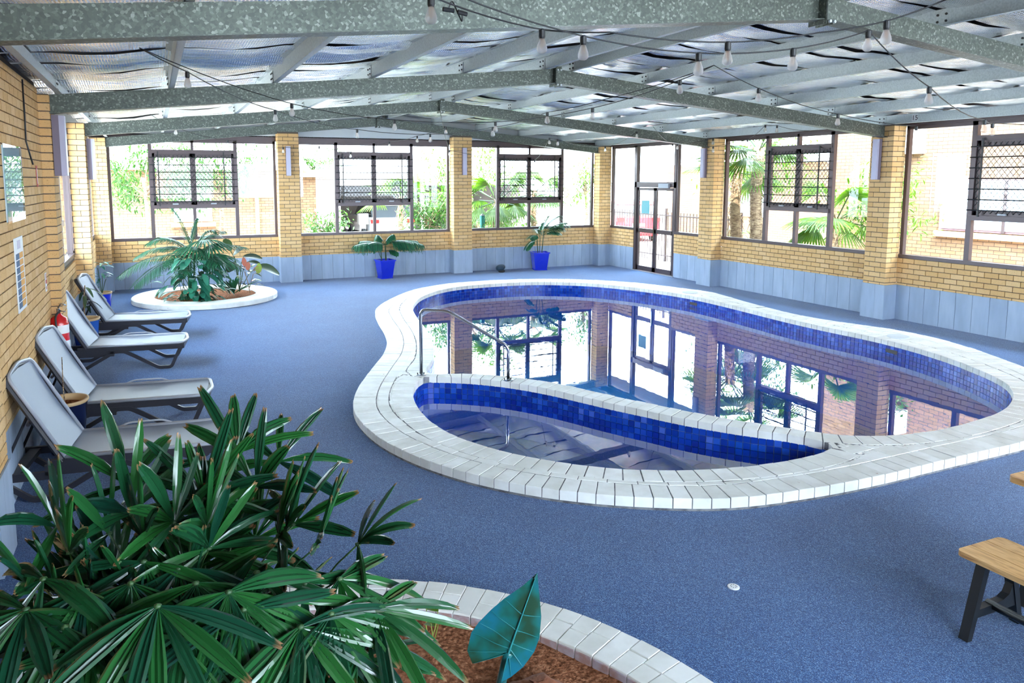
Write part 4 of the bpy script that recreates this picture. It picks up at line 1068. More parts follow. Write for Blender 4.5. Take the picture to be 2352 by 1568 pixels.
MB().tube([(-10.03,-2.3,.08), (-10.05,-2.3,.25), (-10.12,-2.3,.55)], .009, 6).tube([(-10.04,-2.3,.2), (-9.95,-2.32,.5)], .007, 6).build('stem', M['bark'], t)
for k in range(30):
    a = rr.uniform(0, 2*PI); h = rr.uniform(.12, .6); p = Vector((-10.04+.12*math.cos(a), -2.3+.1*math.sin(a), .08+h)); mb = MB()
    blade(mb, p, (math.cos(a), math.sin(a), rr.uniform(-.2, .8)), (0,0,1), rr.uniform(.12, .2), .065, .25, 4); tag(mb.build('leaf', M['pinkleaf' if k % 5 == 0 else ('limeleaf' if k % 3 == 0 else 'darkleaf')], t, True), 'pink leaf' if k % 5 == 0 else None)
for p, d, l_ in [((-10.12,-2.35,.66), (-.15,-.3,1), .2), ((-10.07,-2.35,.58), (.1,-.3,1), .18)]: mb = MB(); blade(mb, p, d, (0,-1,.2), l_, .1, 0, 5); tag(mb.build('leaf', M['pinkleaf'], t, True), 'pink leaf')
mb = MB(); blade(mb, (-9.86,-2.33,.50), (.1,-.2,1), (0,-1,.2), .22, .13, 0, 5); tag(mb.build('leaf', M['limeleaf'], t, True), 'yellow green leaf')
t = thing('elephant_ear', 'plant with big dark green leaves behind the croton in the planter', 'plant', (-10.2,-1.9,.08))
for p, d, l_, w_ in [((-9.80,-2.0,.62), (1,-.2,-.25), .42, .28), ((-10.3,-1.95,.85), (.4,-.3,.5), .35, .22), ((-10.25,-2.0,.7), (-.3,-.4,-.1), .35, .26), ((-10.1,-1.95,.82), (.9,-.2,.1), .38, .2), ((-10.35,-1.9,.95), (-.3,.1,.9), .35, .2), ((-10.05,-2.05,.70), (.7,-.4,.15), .3, .14)]:
    s_ = MB().tube([(-10.2,-1.9,.08), ((p[0]-10.2)/2, p[1], p[2]-.15), p], .008, 6).build('stalk', M['stalk'], t); mb = MB(); blade(mb, p, d, (0,-.5,1), l_, w_, .25, 6, .1); mb.build('leaf', M['darkleaf'], s_, True)

# ------------------------------------------------------------------ pots
def square_pot(label, c, h=.44, wt=.40, wb=.27, rot=0):
    t = thing('square_pot', label, 'pot', c); mb = MB(); c = Vector(c)
    def ring(w_, z): return [Vector((sx*w_/2, sy*w_/2, z)) for sx, sy in ((-1,-1),(1,-1),(1,1),(-1,1))]
    R_ = [ring(wb+.02, 0), ring(wb+.02, .02), ring(wb, .025), ring(wt-.02, h-.03), ring(wt+.02, h-.03), ring(wt+.02, h), ring(wt-.04, h), ring(wt-.06, h-.06)]
    Rz = Matrix.Rotation(rot, 3, 'Z'); vs = [Rz @ p+c for r in R_ for p in r]; fs = []
    for i in range(len(R_)-1):
        for k in range(4): fs.append((i*4+k, i*4+(k+1) % 4, i*4+4+(k+1) % 4, i*4+4+k))
    fs += [(3,2,1,0)]; mb.add(vs, fs).build('pot_body', M['bluepot'], t)
    MB().add([Rz @ p+c for p in ring(wt-.055, h-.05)], [(0,1,2,3)]).build('soil', M['soil'], t)
    MB().box(-.045, .045, -.004, .004, -.045, .045, Matrix.Translation(c) @ Matrix.Rotation(rot, 4, 'Z') @ Matrix.Translation((0,-(wb+wt)/4-.003,h*.45)) @ Matrix.Rotation(math.radians(9), 4, 'X') @ Matrix.Rotation(PI/4, 4, 'Y')).build('raised_diamond', M['bluepot'], t)
    return t
square_pot('cobalt blue square pot under the second far window', (-6.60,-.42,0), .46, .40, .28, .12)
rr = random.Random(3)
sp = [((.0,0,.42), (-1,-.2,.35), .85, .3, .28), ((.0,0,.42), (1,-.15,.4), 1.0, .38, .30), ((.0,0,.42), (.8,-.3,.5), .8, .45, .28), ((0,0,.42), (-.7,-.4,.45), .65, .4, .26), ((-.02,0,.4), (-.9,.1,.5), .65, .3, .25), ((0,0,.42), (.3,-.2,.8), .5, .4, .22), ((0,0,.42), (.9,.1,.3), .9, .25, .28), ((0,0,.42), (-.3,.1,.8), .5, .45, .24), ((.02,0,.25), (.7,-.3,.5), .35, .6, .14)]
palm('small drooping palm growing in the blue pot under the second far window', (-6.60,-.42,.40), sp, [((-.08,0,0), (-.10,0,.35), .014), ((.03,0,0), (.01,0,.45), .02), ((-.05,.03,0), (-.2,.03,.38), .008)], nl=20, name='potted_palm', lw=.034, sag=1.1)
square_pot('cobalt blue square pot on a blue saucer under the third far window', (-2.30,-.42,0), .48, .44, .32, -.25)
sp = [((.1,0,.55), (1,-.1,.8), .85, .3, .36), ((.1,0,.55), (.8,.1,1.1), .9, .3, .36), ((.08,0,.5), (.7,-.2,.6), .7, .35, .3), ((.0,0,.5), (.1,-.2,1), .6, .4, .3), ((-.05,0,.42), (-.6,-.3,.6), .5, .6, .22), ((-.1,0,.35), (-.8,-.2,.3), .4, .8, .18), ((.05,0,.5), (.4,.1,1), .75, .25, .28), ((0,0,.45), (-.4,-.2,1), .45, .4, .2), ((.1,0,.5), (.95,.1,.5), .6, .4, .22)]
palm('slender palm growing in the blue pot under the third far window', (-2.30,-.42,.42), sp, [((-.06,0,0), (-.09,0,.55), .013), ((.06,0,0), (.12,0,.62), .013), ((0,.02,0), (.02,.02,.5), .009), ((-.12,0,0), (-.16,-.02,.2), .005)], nl=22, name='potted_palm', lw=.028, sag=.6)
def round_pot(label, c, r1, r0, h, mt):
    t = thing('round_pot', label, 'pot', c)
    MB().lathe(c, [(0,0),(r0,0),(r0+.005,.02),(r1-.015,h-.05),(r1-.01,h-.03)], 32).build('pot_body', mt, t, True)
    MB().lathe(c, [(r1-.012,h-.03),(r1,h-.015),(r1,h),(r1-.025,h),(r1-.03,h-.06)], 32).build('rim', M['tanrim'], t, True)
    MB().lathe(c, [(0,h-.05),(r1-.027,h-.055)], 24).build('soil', M['soil'], t)
round_pot('dark navy round pot with a tan rim between the two nearest sunbeds', (-12.58,-10.75,0), .195, .13, .48, M['bluepot2'])
t = thing('bare_seedling', 'thin bare stem standing in the navy round pot', 'plant', (-12.58,-10.75,.43)); MB().tube([(-12.58,-10.75,.43), (-12.585,-10.75,.6), (-12.58,-10.74,.86)], .006, 6, True, .004).build('stem', M['bark'], t)
round_pot('bright blue round pot with a tan rim between the two farther sunbeds', (-12.73,-6.45,0), .19, .13, .49, mat('mid_blue_glaze', (.02,.09,.38), .2))
t = thing('wilting_plant', 'thin wilting plant with drooping leaves in the bright blue round pot', 'plant', (-12.73,-6.45,.44))
s_ = MB().tube([(-12.73,-6.45,.44), (-12.74,-6.45,.7), (-12.71,-6.45,.95)], .009, 6).build('stem', M['bark'], t)
for a, h, l_ in [(-.3,.8,.3),(1.9,.75,.28),(.6,.62,.25),(1.4,.55,.25),(-1.5,.7,.25),(-1.0,.82,.22)]:
    mb = MB(); blade(mb, (-12.72,-6.45,h+.1), (math.cos(a), math.sin(a), .15), (0,0,1), l_, .05, .7, 6); mb.build('leaf', M['darkleaf'], t, True)
round_pot('deep blue round pot by the bright left pillar behind the farthest sunbed', (-12.70,-3.3,0), .17, .12, .42, M['bluepot'])
t = thing('leafy_plant', 'small leafy plant in the deep blue pot by the bright left pillar', 'plant', (-12.70,-3.3,.38))
for k in range(3): MB().tube([(-12.70,-3.3,.37), (-12.72+.04*k,-3.3,.6), (-12.74+.06*k,-3.32,.85-.1*k)], .007, 6).build('stem', M['stalk'], t)
for k in range(26):
    a = rr.uniform(0, 2*PI); h = rr.choice((.55, .7, .9))+rr.uniform(-.06, .06); mb = MB(); blade(mb, (-12.70+.03*math.cos(a), -3.3+.03*math.sin(a), h), (math.cos(a), math.sin(a), rr.uniform(-.1, .6)), (0,0,1), rr.uniform(.15, .24), .05, .4, 5); mb.build('leaf', M['bush'], t, True)
# small dark object by the wall
t = thing('floor_ornament', 'small dark rounded object on the floor by the wall, left of the second blue pot', 'ornament', (-3.5,-.50,0))
vs = []; fs = []
for i in range(8):
    for j in range(10):
        th = PI*i/7; ph = 2*PI*j/10; f_ = 1+.06*math.cos(3*ph); vs.append(Vector((-3.5+.135*f_*math.sin(th)*math.cos(ph), -.5+.11*math.sin(th)*math.sin(ph), .115+.085*math.cos(th)+.02*math.sin(th)*math.cos(ph))))
for i in range(7):
    for j in range(10): a = i*10+j; b_ = i*10+(j+1) % 10; fs.append((a, a+10, b_+10, b_))
MB().add(vs, fs).build('body', mat('dark_navy_cover', (.015,.04,.07), .6), t)
MB().lathe((-3.48,-.52,0), [(0,0),(.07,0),(.095,.03),(.09,.05)], 20).build('base', M['black'], t, True)

# ------------------------------------------------------------------ wooden bench and table (right edge)
def trestle_set(name, label, cat, x0, x1, y0, y1, H, th, planks, foot):
    xm = (x0+x1)/2; t = thing(name, label, cat, (xm, (y0+y1)/2, 0)); w_ = (x1-x0)/planks
    for k in range(planks):
        a, b = x0+w_*k+(.002 if k else 0), x0+w_*(k+1)-(.002 if k < planks-1 else 0); r = .035; P = []
        def arc(cx_, cy_, a0): return [Vector((cx_+r*math.cos(a0+PI/2*i/5), cy_+r*math.sin(a0+PI/2*i/5), H-th)) for i in range(6)]
        P += arc(a+r, y0+r, PI) if k == 0 else [Vector((a, y0, H-th))]
        P += arc(b-r, y0+r, 1.5*PI) if k == planks-1 else [Vector((b, y0, H-th))]
        P += arc(b-r, y1-r, 0) if k == planks-1 else [Vector((b, y1, H-th))]
        P += arc(a+r, y1-r, PI/2) if k == 0 else [Vector((a, y1, H-th))]
        MB().prism(P, (0,0,1), th).build('top_plank', M['wood'], t)
    for ye in (y1-.10, y0+.10):
        for sg in (-1, 1):
            xt, xf = xm+sg*(x1-x0)*.27, xm+sg*foot
            mb = MB(); q = [Vector((xt-.022, 0, H-th)), Vector((xt+.022, 0, H-th)), Vector((xf+.018, 0, 0)), Vector((xf-.018, 0, 0))]
            mb.prism([p+Vector((0, ye-.025, 0)) for p in q], (0,1,0), .05); mb.build('leg', M['black'], t)
        hb = H*.36; wv_ = foot*.86
        mb = MB(); P = [Vector((xm-wv_, ye-.02, hb)), Vector((xm-wv_*.9, ye-.02, hb-.045)), Vector((xm+wv_*.9, ye-.02, hb-.045)), Vector((xm+wv_, ye-.02, hb)), Vector((xm+wv_*.72, ye-.02, hb+.09)), Vector((xm+wv_*.55, ye-.02, hb+.03)), Vector((xm+wv_*.3, ye-.02, hb+.01)), Vector((xm-wv_*.5, ye-.02, hb))]
        mb.prism(P, (0,1,0), .04); mb.build('cross_brace', M['black'], t)
    MB().tube([(xm-.02, y1-.08, H*.34), (xm-.02, y0+.08, H*.34)], .022, 12).build('stretcher', M['black'], t, True)
trestle_set('bench', 'low wooden bench with black legs at the right edge, nearest the viewer', 'bench', -7.90, -7.53, -17.5, -15.66, .45, .028, 3, .21)
trestle_set('table', 'wooden table whose rounded corner shows at the right edge above the bench', 'table', -7.38, -6.55, -17.5, -15.58, .75, .035, 6, .34)

# ------------------------------------------------------------------ string lights
def bulb_mesh():
    g = MB().lathe((0,0,0), [(.013,-.045),(.016,-.055),(.026,-.085),(.030,-.102),(.027,-.118),(.016,-.128),(0,-.131)], 14)
    return g
def string_light(label, pts, bulbs, sag=.0, cr=.0045, sc=1.0):
    t = thing('string_light', label, 'string lights', pts[0], 'festoon bulb strings under the roof'); P = []
    for a, b in zip(pts[:-1], pts[1:]):
        a, b = Vector(a), Vector(b); n = 6
        for i in range(n): u_ = i/n; P.append(a.lerp(b, u_)+Vector((0,0,-sag*4*u_*(1-u_)*(b-a).length)))
    P.append(Vector(pts[-1])); MB().tube(P, cr, 5).build('cable', M['black'], t, True)
    for b in bulbs:
        o = link('bulb', BULB, t, b); 
        s1_ = link('socket', SOCK, o, b); f1 = link('filament', FIL, o, b)
BULB = None
_m = bulb_mesh(); BULB = bpy.data.meshes.new('bulb'); BULB.from_pydata(_m.v, [], _m.f); BULB.materials.append(M['bulbglass']); BULB.polygons.foreach_set('use_smooth', [True]*len(BULB.polygons))
_m = MB().lathe((0,0,0), [(0,.004),(.012,.004),(.018,-.004),(.018,-.040),(.014,-.05)], 12); SOCK = bpy.data.meshes.new('socket'); SOCK.from_pydata(_m.v, [], _m.f); SOCK.materials.append(M['black'])
_m = MB().tube([(-.006,0,-.05), (-.008,0,-.09), (0,0,-.10), (.008,0,-.09), (.006,0,-.05)], .0016, 4); FIL = bpy.data.meshes.new('filament'); FIL.from_pydata(_m.v, [], _m.f); FIL.materials.append(M['filament'])
def zs(L_): return [on_z(u_, v_, z) for u_, v_, z in L_]
a = zs([(880,-60,3.35),(990,-8,3.3),(1245,68,3.25),(1400,74,3.22),(1672,97,3.2),(1880,75,3.25),(2037,48,3.3),(2170,0,3.4),(2300,-60,3.45)])
string_light('nearest string of clear bulbs crossing the top of the picture', a, [a[1], a[2], a[4], a[6]], .02)
_k = bpy.data.objects['string_light']; q = on_z(1030, 22, 3.29); q2 = on_z(1062, 30, 3.27)
MB().tube([q+Vector((-.03,0,0)), q+Vector((.03,0,-.003))], .012, 8).tube([q2+Vector((-.025,0,.004)), q2+Vector((.025,0,-.004))], .012, 8).tube(rnd_path([q, q+Vector((.02,.0,.05)), q2+Vector((0,0,-.05)), q2], .02), .004, 5).build('cable_plug', M['black'], _k)
b = zs([(980,-40,3.35),(1340,83,3.2),(1605,122,3.15),(1822,112,3.2),(1995,70,3.35),(2135,200,3.1),(2262,275,3.0),(2280,283,3.0)])
b.append(Vector((-.4,-13.0,3.2)))
string_light('second string of clear bulbs dropping to the near right window', b, b[1:8], .02)
c = zs([(320,110,3.45),(430,165,3.3),(632,253,3.2),(820,297,3.15),(988,308,3.15),(1132,292,3.15),(1257,258,3.2),(1400,225,3.3),(1640,150,3.5)])
string_light('string of bulbs sweeping from the left roof past the ridge, lower of the pair', c, c[1:7], .015)
d = zs([(320,110,3.45),(670,238,3.2),(906,275,3.15),(1138,280,3.15),(1361,248,3.2),(1562,184,3.35),(1640,150,3.5),(1743,203,3.3),(1925,262,3.15),(2105,290,3.05)])
string_light('string of bulbs sweeping over the pool to the right wall', d, d[1:6]+d[7:], .015)
def ys(L_): return [on_y(u_, v_, y_) for u_, v_, y_ in L_]
e = ys([(345,262,-5),(403,292,-4),(523,322,-2.6),(650,338,-.8),(733,336,-1.5),(805,349,-1.5),(894,325,-2.5),(958,312,-4),(1024,292,-5)])
string_light('distant string of bulbs in front of the first two far windows', e, e[1:], .02)
f = ys([(1010,250,-4.8),(1032,345,-1.2),(1228,368,-.8),(1262,317,-4),(1281,320,-4.2),(1390,336,-2),(1463,302,-5)])
string_light('distant string of bulbs in front of the third far window', f, f[1:], .02)
g = ys([(1500,290,-6),(1545,330,-4.0),(1556,330,-4.1),(1638,318,-5.2),(1638,336,-5.3),(1717,320,-5.8),(1758,287,-7.2),(1785,288,-7.4),(1860,300,-8.6)])
string_light('distant string of bulbs above the glass doors', g, g[1:8], .02)

# ------------------------------------------------------------------ outside
def building(name, label, cat, loc): return thing(name, label, cat, loc)
bA = building('neighbour_house', 'pale orange brick house outside the first far window', 'building', (-11.5,7.0,-.03))
YB = 7.0
x0 = -16.5; x1 = -7.6
MB().box(x0, x1, YB, YB+5, -.03, 2.72).build('wall', M['xbrick'], bA)
MB().prism([Vector((x0-.5,YB-.6,2.72)), Vector((x1+.5,YB-.6,2.72)), Vector((x1+.5,YB-.6,2.84)), Vector((x0-.5,YB-.6,2.84))], (0,1,0), .25).build('gutter', M['white'], bA)
MB().add([(x0-.5,YB-.4,2.84),(x1+.5,YB-.4,2.84),(x1+.5,YB+3,3.9),(x0-.5,YB+3,3.9),(x0-.5,YB-.4,2.78),(x1+.5,YB-.4,2.78),(x1+.5,YB+3,3.84),(x0-.5,YB+3,3.84)], [(0,1,2,3),(7,6,5,4),(0,4,5,1),(1,5,6,2),(3,2,6,7),(0,3,7,4)]).build('roof', M['white'], bA)
wa, wb2 = on_y(395,400,YB-.05), on_y(488,508,YB-.05)
o = MB().box(wa.x, wb2.x, YB-.05, YB+.02, wb2.z, wa.z).build('window', M['white'], bA); MB().box(wa.x+.05, wb2.x-.05, YB-.06, YB-.04, wb2.z+.05, wa.z-.05).build('pane', mat('blown_out_pane', (.8,.82,.85), .3), o)  # pane coloured pale to stand in for glass overexposed by daylight
MB().box(wa.x-.1, wb2.x+.1, YB-.12, YB, wb2.z-.16, wb2.z-.03).build('sill', M['brick'], bA)
q = on_y(590,450,YB-.1); MB().box(q.x-.05, q.x+.05, YB-.12, YB-.02, -.03, 2.75).build('downpipe', M['white'], bA)
bB = building('carport', 'white carport with dark opening outside the second far window', 'building', (-4,8.0,-.03))
YC = 8.0; cl, cr_ = on_y(772,470,YC).x, on_y(1040,470,YC).x
MB().box(-7.4, cl, YC, YC+6, -.03, 2.75).build('wall', M['xbrick'], bB)
gl_, gr_ = on_y(725,420,YC).x, on_y(768,420,YC).x
MB().box(gl_, cl-.02, YC-.06, YC, .3, 2.2).build('roller_door', M['white'], bB)
MB().box(cl, cr_+3, YC+6, YC+6.2, -.03, 2.6).box(cr_+2.8, cr_+3, YC, YC+6, -.03, 2.6).build('back_wall', mat('carport_wall', (.30,.26,.26), .9), bB)
MB().box(-7.8, cr_+3.3, YC-.3, YC+6.3, 2.50, 2.62).build('roof', M['white'], bB)
MB().box(cl-.1, cr_+3.2, YC-.35, YC-.2, 2.2, 2.75).build('fascia', M['white'], bB)
for u_ in (777, 970, 1040):
    x = on_y(u_, 500, YC).x; MB().box(x-.06, x+.06, YC-.12, YC, -.03, 2.5).build('post', M['white'], bB)
def car(label, loc, rot, paint, plate=True, sc=1.0):
    t = thing('car', label, 'car', (0,0,0)); W2 = .88
    def loft(prof, y0, y1, mt, nm, par, inset=0):
        k = len(prof); vs = [Vector((x, y, z)) for y in (y0, y0+.08, y1-.08, y1) for x, z in prof]
        cx_ = sum(p[0] for p in prof)/k; cz_ = sum(p[1] for p in prof)/k
        vs = [Vector((cx_+(v_.x-cx_)*(.96 if i//k in (0, 3) else 1), v_.y, cz_+(v_.z-cz_)*(.94 if i//k in (0, 3) else 1))) for i, v_ in enumerate(vs)]
        fs = [tuple(range(k)), tuple(range(3*k, 4*k))[::-1]]
        for r in range(3):
            for i in range(k): fs.append((r*k+i, r*k+k+i, r*k+k+(i+1) % k, r*k+(i+1) % k))
        return MB().add(vs, fs).build(nm, mt, par)
    # x forward, rear at x=0
    loft([(0,.35),(0,.62),(.03,.95),(.15,1.02),(3.0,1.02),(3.9,.92),(4.15,.75),(4.2,.35),(3.9,.22),(.15,.22)], -W2, W2, paint, 'body', t)
    loft([(.12,1.0),(.35,1.42),(.7,1.52),(2.1,1.52),(2.9,1.02)], -W2+.1, W2-.1, M['carglass'], 'cabin_glass', t)
    loft([(.33,1.44),(.7,1.56),(2.1,1.56),(2.25,1.47),(2.1,1.50),(.7,1.50)], -W2+.09, W2-.09, paint, 'roof_panel', t)
    MB().box(-.012, .02, -.26, .26, .60, .72).build('number_plate', M['white'], t)
    for s in (-1, 1): MB().box(-.015, .1, min(s*.55, s*.86), max(s*.55, s*.86), .80, .94).build('tail_light', M['taillight'], t)
    MB().box(-.06, .05, -.84, .84, .36, .52).build('bumper', paint, t)
    for x in (.75, 3.3):
        for s in (-1, 1): MB().tube([(x, s*.70, .31), (x, s*.89, .31)], .31, 18).build('wheel', M['tyre'], t)
    t.location = loc; t.rotation_euler.z = rot; return t
q = on_y(903,500,YC+1.2); car('white car parked in the carport outside the second far window', (q.x, YC+1.2, -.03), PI/2, M['carwhite'])
q = on_y(1450,480,6.2); car('red car parked outside the narrow window left of the glass doors', (q.x+.35, 6.2, -.03), PI/2-.35, M['carred'])
mo = thing('motorcycle', 'pale motorcycle standing in the dark carport left of the white car', 'motorcycle', on_y(835,520,YC+1)); q = on_y(835,520,YC+1.2); qz = -.03
for dx in (-.0, ): 
    MB().tube([(q.x-.06, q.y, .29), (q.x+.06, q.y, .29)], .30, 18).build('wheel', M['tyre'], mo); MB().tube([(q.x-.06, q.y+1.25, .29), (q.x+.06, q.y+1.25, .29)], .30, 18).build('wheel', M['tyre'], mo)
MB().box(q.x-.12, q.x+.12, q.y+.1, q.y+1.0, .5, .8).box(q.x-.18, q.x+.18, q.y-.05, q.y+.25, .75, 1.15).build('fairing', M['carwhite'], mo); MB().tube([(q.x-.35, q.y+.2, 1.1), (q.x+.35, q.y+.2, 1.1)], .02, 8).build('handlebar', M['black'], mo)
# building across on the right
XB = 5.0
bC = building('motel_wing', 'pale brick building outside the right windows with curtained window', 'building', (XB,-8,-.03))
MB().box(XB, XB+5, -22, -3.2, -.03, 6.2).build('wall', M['xbrick'], bC)
wy0, wz1, wz0 = -6.40, 2.42, 1.24
o = MB().box(XB-.06, XB+.02, -9.2, wy0, wz0, wz1).build('window', mat('purple_frame', (.22,.13,.15), .5), bC)
mb = MB(); k = 46
vs = []; fs = []
for i in range(k+1): y_ = wy0-.06-(2.68)*i/k; xx = XB-.07-.02*(i % 2); vs += [(xx, y_, wz0+.05), (xx, y_, wz1-.05)]
for i in range(k): fs.append((2*i, 2*i+1, 2*i+3, 2*i+2))
mb.add(vs, fs).build('curtain', M['curtain'], o)
MB().box(XB-.10, XB-.05, -7.88, -7.82, wz0, wz1).build('window_mullion', M['bronze'], o)
for i in range(13):
    y_ = wy0+.1-i*.235; MB().box(XB-.09, XB, y_-.225, y_, wz0-.15, wz0-.02).build('sill_brick', M['brick'], bC)
MB().box(XB-.35, XB, -5.9, -5.1, 3.0, 3.6).build('air_conditioner', M['white'], bC)
bD = building('rear_unit', 'brick unit with a window beyond the glass doors', 'building', (10.5, 3, -.03))
MB().box(9.0, 14, 1.5, 9, -.03, 3.0).build('wall', M['xbrick'], bD); MB().box(8.94, 9.02, 3.2, 4.6, 1.0, 2.2).build('window', M['curtain'], bD); MB().box(8.7, 14.2, 1.2, 9.2, 3.0, 3.12).build('roof', M['white'], bD)
# fence beyond the doors
fe = thing('steel_fence', 'dark vertical bar fence outside the glass doors', 'fence', (2.2,-1,-.03))
FX = 2.2
MB().box(FX-.015, FX+.015, -3.0, 3.2, 1.32, 1.36).box(FX-.015, FX+.015, -3.0, 3.2, .12, .16).build('rail', M['bronze'], fe)
for k in range(44):
    y_ = -2.95+k*.14; MB().box(FX-.009, FX+.009, y_-.009, y_+.009, -.03, 1.44).build('picket', M['bronze'], fe)
for y_ in (-3.0, .1, 3.2): MB().box(FX-.03, FX+.03, y_-.03, y_+.03, -.03, 2.0 if y_ > 3 else 1.55).build('post', M['bronze'], fe)
# palms and trees
def tall_palm(label, c, h, r, fr, crown=True, seed=1, hang=0, mt='sunleaf'):
    t = thing('tall_palm', label, 'palm', c); c = Vector(c); q = random.Random(seed)
    n = int(h/.16); P = []
    MB().tube([c+Vector((.04*math.sin(k*.7), 0, h*k/10)) for k in range(11)], r, 12, True, r*.8).build('trunk', M['bark'], t, True)
    sh = MB()
    for k in range(int(h*60)):
        z = q.uniform(.1, h); a = q.uniform(0, 2*PI); blade(sh, c+Vector((r*.8*math.cos(a), r*.8*math.sin(a), z)), (math.cos(a)*.5, math.sin(a)*.5, q.choice((-.9, .8))), (math.cos(a), math.sin(a), 0), q.uniform(.12, .3), .03, .2, 3)
    tag(sh.build('fibres', M['bark'], t), kind='stuff')
    for k in range(fr):
        a = 2*PI*k/fr+q.uniform(-.2, .2); e = q.uniform(-.5, .9); lf = MB(); st = MB(); d = Vector((math.cos(a)*math.cos(e), math.sin(a)*math.cos(e), math.sin(e))); L1 = q.uniform(.5, .8); p = c+Vector((0,0,h))+d*L1
        st.tube([c+Vector((0,0,h-.1)), p], .015, 5); fanleaf(lf, p, d, Vector((0,0,1)) if abs(e) < .6 else Vector((-math.cos(a), -math.sin(a), .3)), .75, 26, 3.4, .05, .35); o = st.build('frond', M['stalk'], t); lf.build('fan_leaf', M[mt], o)
    return t
tall_palm('left of two shaggy palm trunks outside the right wall window', (1.8,-3.25,-.03), 2.7, .15, 12, seed=2)
tall_palm('right of two shaggy palm trunks outside the right wall window', (1.7,-4.05,-.03), 3.2, .16, 12, seed=3)
tall_palm('palm with low fans outside, right of the palm trunks', (2.6,-5.6,-.03), 1.6, .10, 13, seed=8)
tall_palm('bright fan palm right outside the third far window', (-2.5,1.9,-.03), 1.9, .10, 14, seed=4)
tall_palm('fan palm outside at the right end of the third far window', (-.9,2.6,-.03), 2.1, .10, 12, seed=5)
tall_palm('yellow green fan palm outside, left in the third far window', (-4.4,5.2,-.03), 1.9, .10, 10, seed=6)
def garden_palm(label, c, s, seed, mt='sunleaf', n=12):
    q = random.Random(seed); sp = []
    for k in range(n):
        a = 2*PI*k/n+q.uniform(-.3, .3); e = q.uniform(.3, 1.3); sp.append(((0,0,.1*s), (math.cos(a), math.sin(a), math.tan(e)), s*q.uniform(.8, 1.1), .45, .3*s))
    return palm(label, c, sp, [((0,0,0), (0,0,.2*s), .04)], mt=mt, name='garden_palm', nl=26)
garden_palm('low feathery palm outside the right end of the second far window', (-5.2,2.0,-.03), 1.5, 1)
garden_palm('feathery palm outside the left pane of the third far window', (-3.9,1.9,-.03), 1.5, 2, 'treeleaf')
garden_palm('feathery palm outside the middle of the third far window', (-2.6,1.9,-.03), 1.5, 3, 'sunleaf')
garden_palm('feathery palm outside the right pane of the third far window', (-1.2,2.0,-.03), 1.4, 4, 'treeleaf')
garden_palm('small feathery palm outside beyond the fence', (3.2,-1.2,-.03), 1.8, 5, 'sunleaf')
def tree(label, c, trunk_h, crown, n, seed, mt='treeleaf', fl=None, name='tree', cat='tree'):
    t = thing(name, label, cat, c); c = Vector(c); q = random.Random(seed)
    MB().tube([c, c+Vector((.1,0,trunk_h*.5)), c+Vector((0,0,trunk_h))], .09 if cat == 'tree' else .03, 8, True, .04).build('trunk', M['bark'], t, True)
    br = MB(); lf = MB(); top = c+Vector((0,0,trunk_h*.8))
    for k in range(22):
        d = Vector((q.uniform(-1, 1)*crown[0], q.uniform(-1, 1)*crown[1], q.uniform(-.7, 1)*crown[2])); e = c+Vector((0,0,trunk_h))+d; br.tube([top, top.lerp(e, .5)+Vector((0,0,.1)), e], .015, 4, False, .004)
        for j in range(n//22):
            p = top.lerp(e, q.uniform(.45, 1.1))+Vector((q.gauss(0, .16), q.gauss(0, .16), q.gauss(0, .16))); blade(lf, p, (q.uniform(-1, 1), q.uniform(-1, 1), q.uniform(-1, .4)), (q.uniform(-.5, .5), q.uniform(-.5, .5), 1), q.uniform(.08, .16), .05, .2, 2)
    br.build('branches', M['bark'], t); tag(lf.build('foliage', M[mt], t), kind='stuff')
    if fl:
        fm = MB()
        for k in range(40): p = c+Vector((q.gauss(0, crown[0]*.5), q.gauss(0, crown[1]*.5), trunk_h+q.gauss(0, crown[2]*.5))); blade(fm, p, (q.uniform(-1, 1), -1, q.uniform(0, 1)), (0,-1,0), .12, .12, 0, 2)
        tag(fm.build('flowers', fl, t), kind='stuff')
tree('leafy tree outside the left pane of the first far window', (-12.0,3.2,-.03), 2.5, (1.5,.9,1.2), 2600, 1)
tree('leafy tree outside the barred panes of the first far window', (-10.1,4.2,-.03), 2.7, (1.2,.8,.8), 1500, 2)
q = on_y(735,365,11); tree('dark green tree showing above the roofs in the second far window', (q.x,11,-.03), q.z, (.9,.6,.5), 1100, 3)
q = on_y(745,480,4.5); tree('flowering bush outside the left pane of the second far window', (q.x,4.5,-.03), .9, (.6,.4,.5), 900, 4, 'treeleaf', mat('pale_petals', (.8,.45,.5), .6), 'flowering_bush', 'shrub')
tree('light green tree outside beyond the glass doors', (1.9,4.2,-.03), 2.4, (.8,.8,.9), 900, 6, 'sunleaf')
tree('yellow green tree outside between the right wall windows', (3.2,-6.3,-.03), 1.9, (.8,1.0,.9), 1500, 7, 'sunleaf')

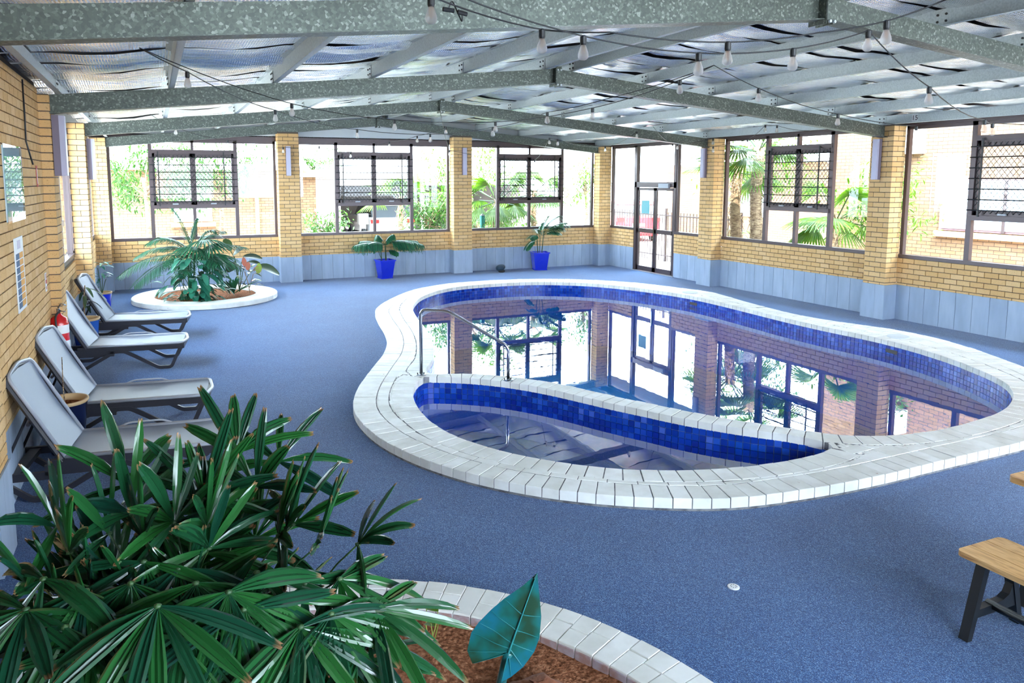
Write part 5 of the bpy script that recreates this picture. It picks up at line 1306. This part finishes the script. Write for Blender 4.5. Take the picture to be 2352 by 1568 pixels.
t = thing('garden_post', 'short teal post among the palms outside the left pane of the third far window', 'post', on_y(1108, 525, 1.0)); q = on_y(1108, 495, 1.0)
MB().box(q.x-.05, q.x+.05, .95, 1.05, -.03, q.z).build('post_body', mat('teal_paint', (.01,.22,.17), .5), t)
MB().add([(q.x-.06,.94,q.z),(q.x+.06,.94,q.z),(q.x+.06,1.06,q.z),(q.x-.06,1.06,q.z),(q.x,1.0,q.z+.06)], [(3,2,1,0),(0,1,4),(1,2,4),(2,3,4),(3,0,4)]).build('post_cap', M['black'], t)
# number tag on the purlin along the right wall
pt_ = on_x(2101, 276, -.357); pur = [o for o in bpy.data.objects if o.get('label', '').endswith('purlin along the right wall')][0]
pz = rt(-.35)+.004+.075
tg = MB().box(-.356, -.3535, pt_.y-.05, pt_.y+.05, pz-.06, pz+.06).build('number_tag', M['paper'], pur)
cu = bpy.data.curves.new('tag_number', 'FONT'); cu.body = '15'; cu.size = .11; cu.align_x = 'CENTER'; cu.align_y = 'CENTER'; cu.extrude = .0006
ob = bpy.data.objects.new('tag_number', cu); COL.objects.link(ob); bpy.context.view_layer.update()
me = bpy.data.meshes.new_from_object(ob.evaluated_get(bpy.context.evaluated_depsgraph_get())); bpy.data.objects.remove(ob); me.materials.clear(); me.materials.append(M['black'])
me.transform(Matrix(((0,0,-1,-.3572),(-1,0,0,pt_.y),(0,1,0,pz),(0,0,0,1)))); link('tag_number', me, tg)
tree('leafy tree outside behind the two shaggy palm trunks', (3.6,-1.9,-.03), 2.9, (1.0,1.3,1.0), 1800, 12, 'sunleaf')
tree('dense shrub outside under the barred panes of the third far window', (-2.2,4.0,-.03), 1.1, (1.8,.8,1.1), 2200, 14, 'sunleaf', None, 'garden_shrub', 'shrub')

tree('green bush outside in the left pane of the third far window', (-4.1,3.4,-.03), 1.3, (.8,.6,.9), 1500, 21, 'treeleaf', None, 'garden_shrub', 'shrub')
tree('tall leafy tree outside above the barred panes of the third far window', (-2.0,5.2,-.03), 3.0, (1.4,.8,1.0), 1700, 23, 'sunleaf')
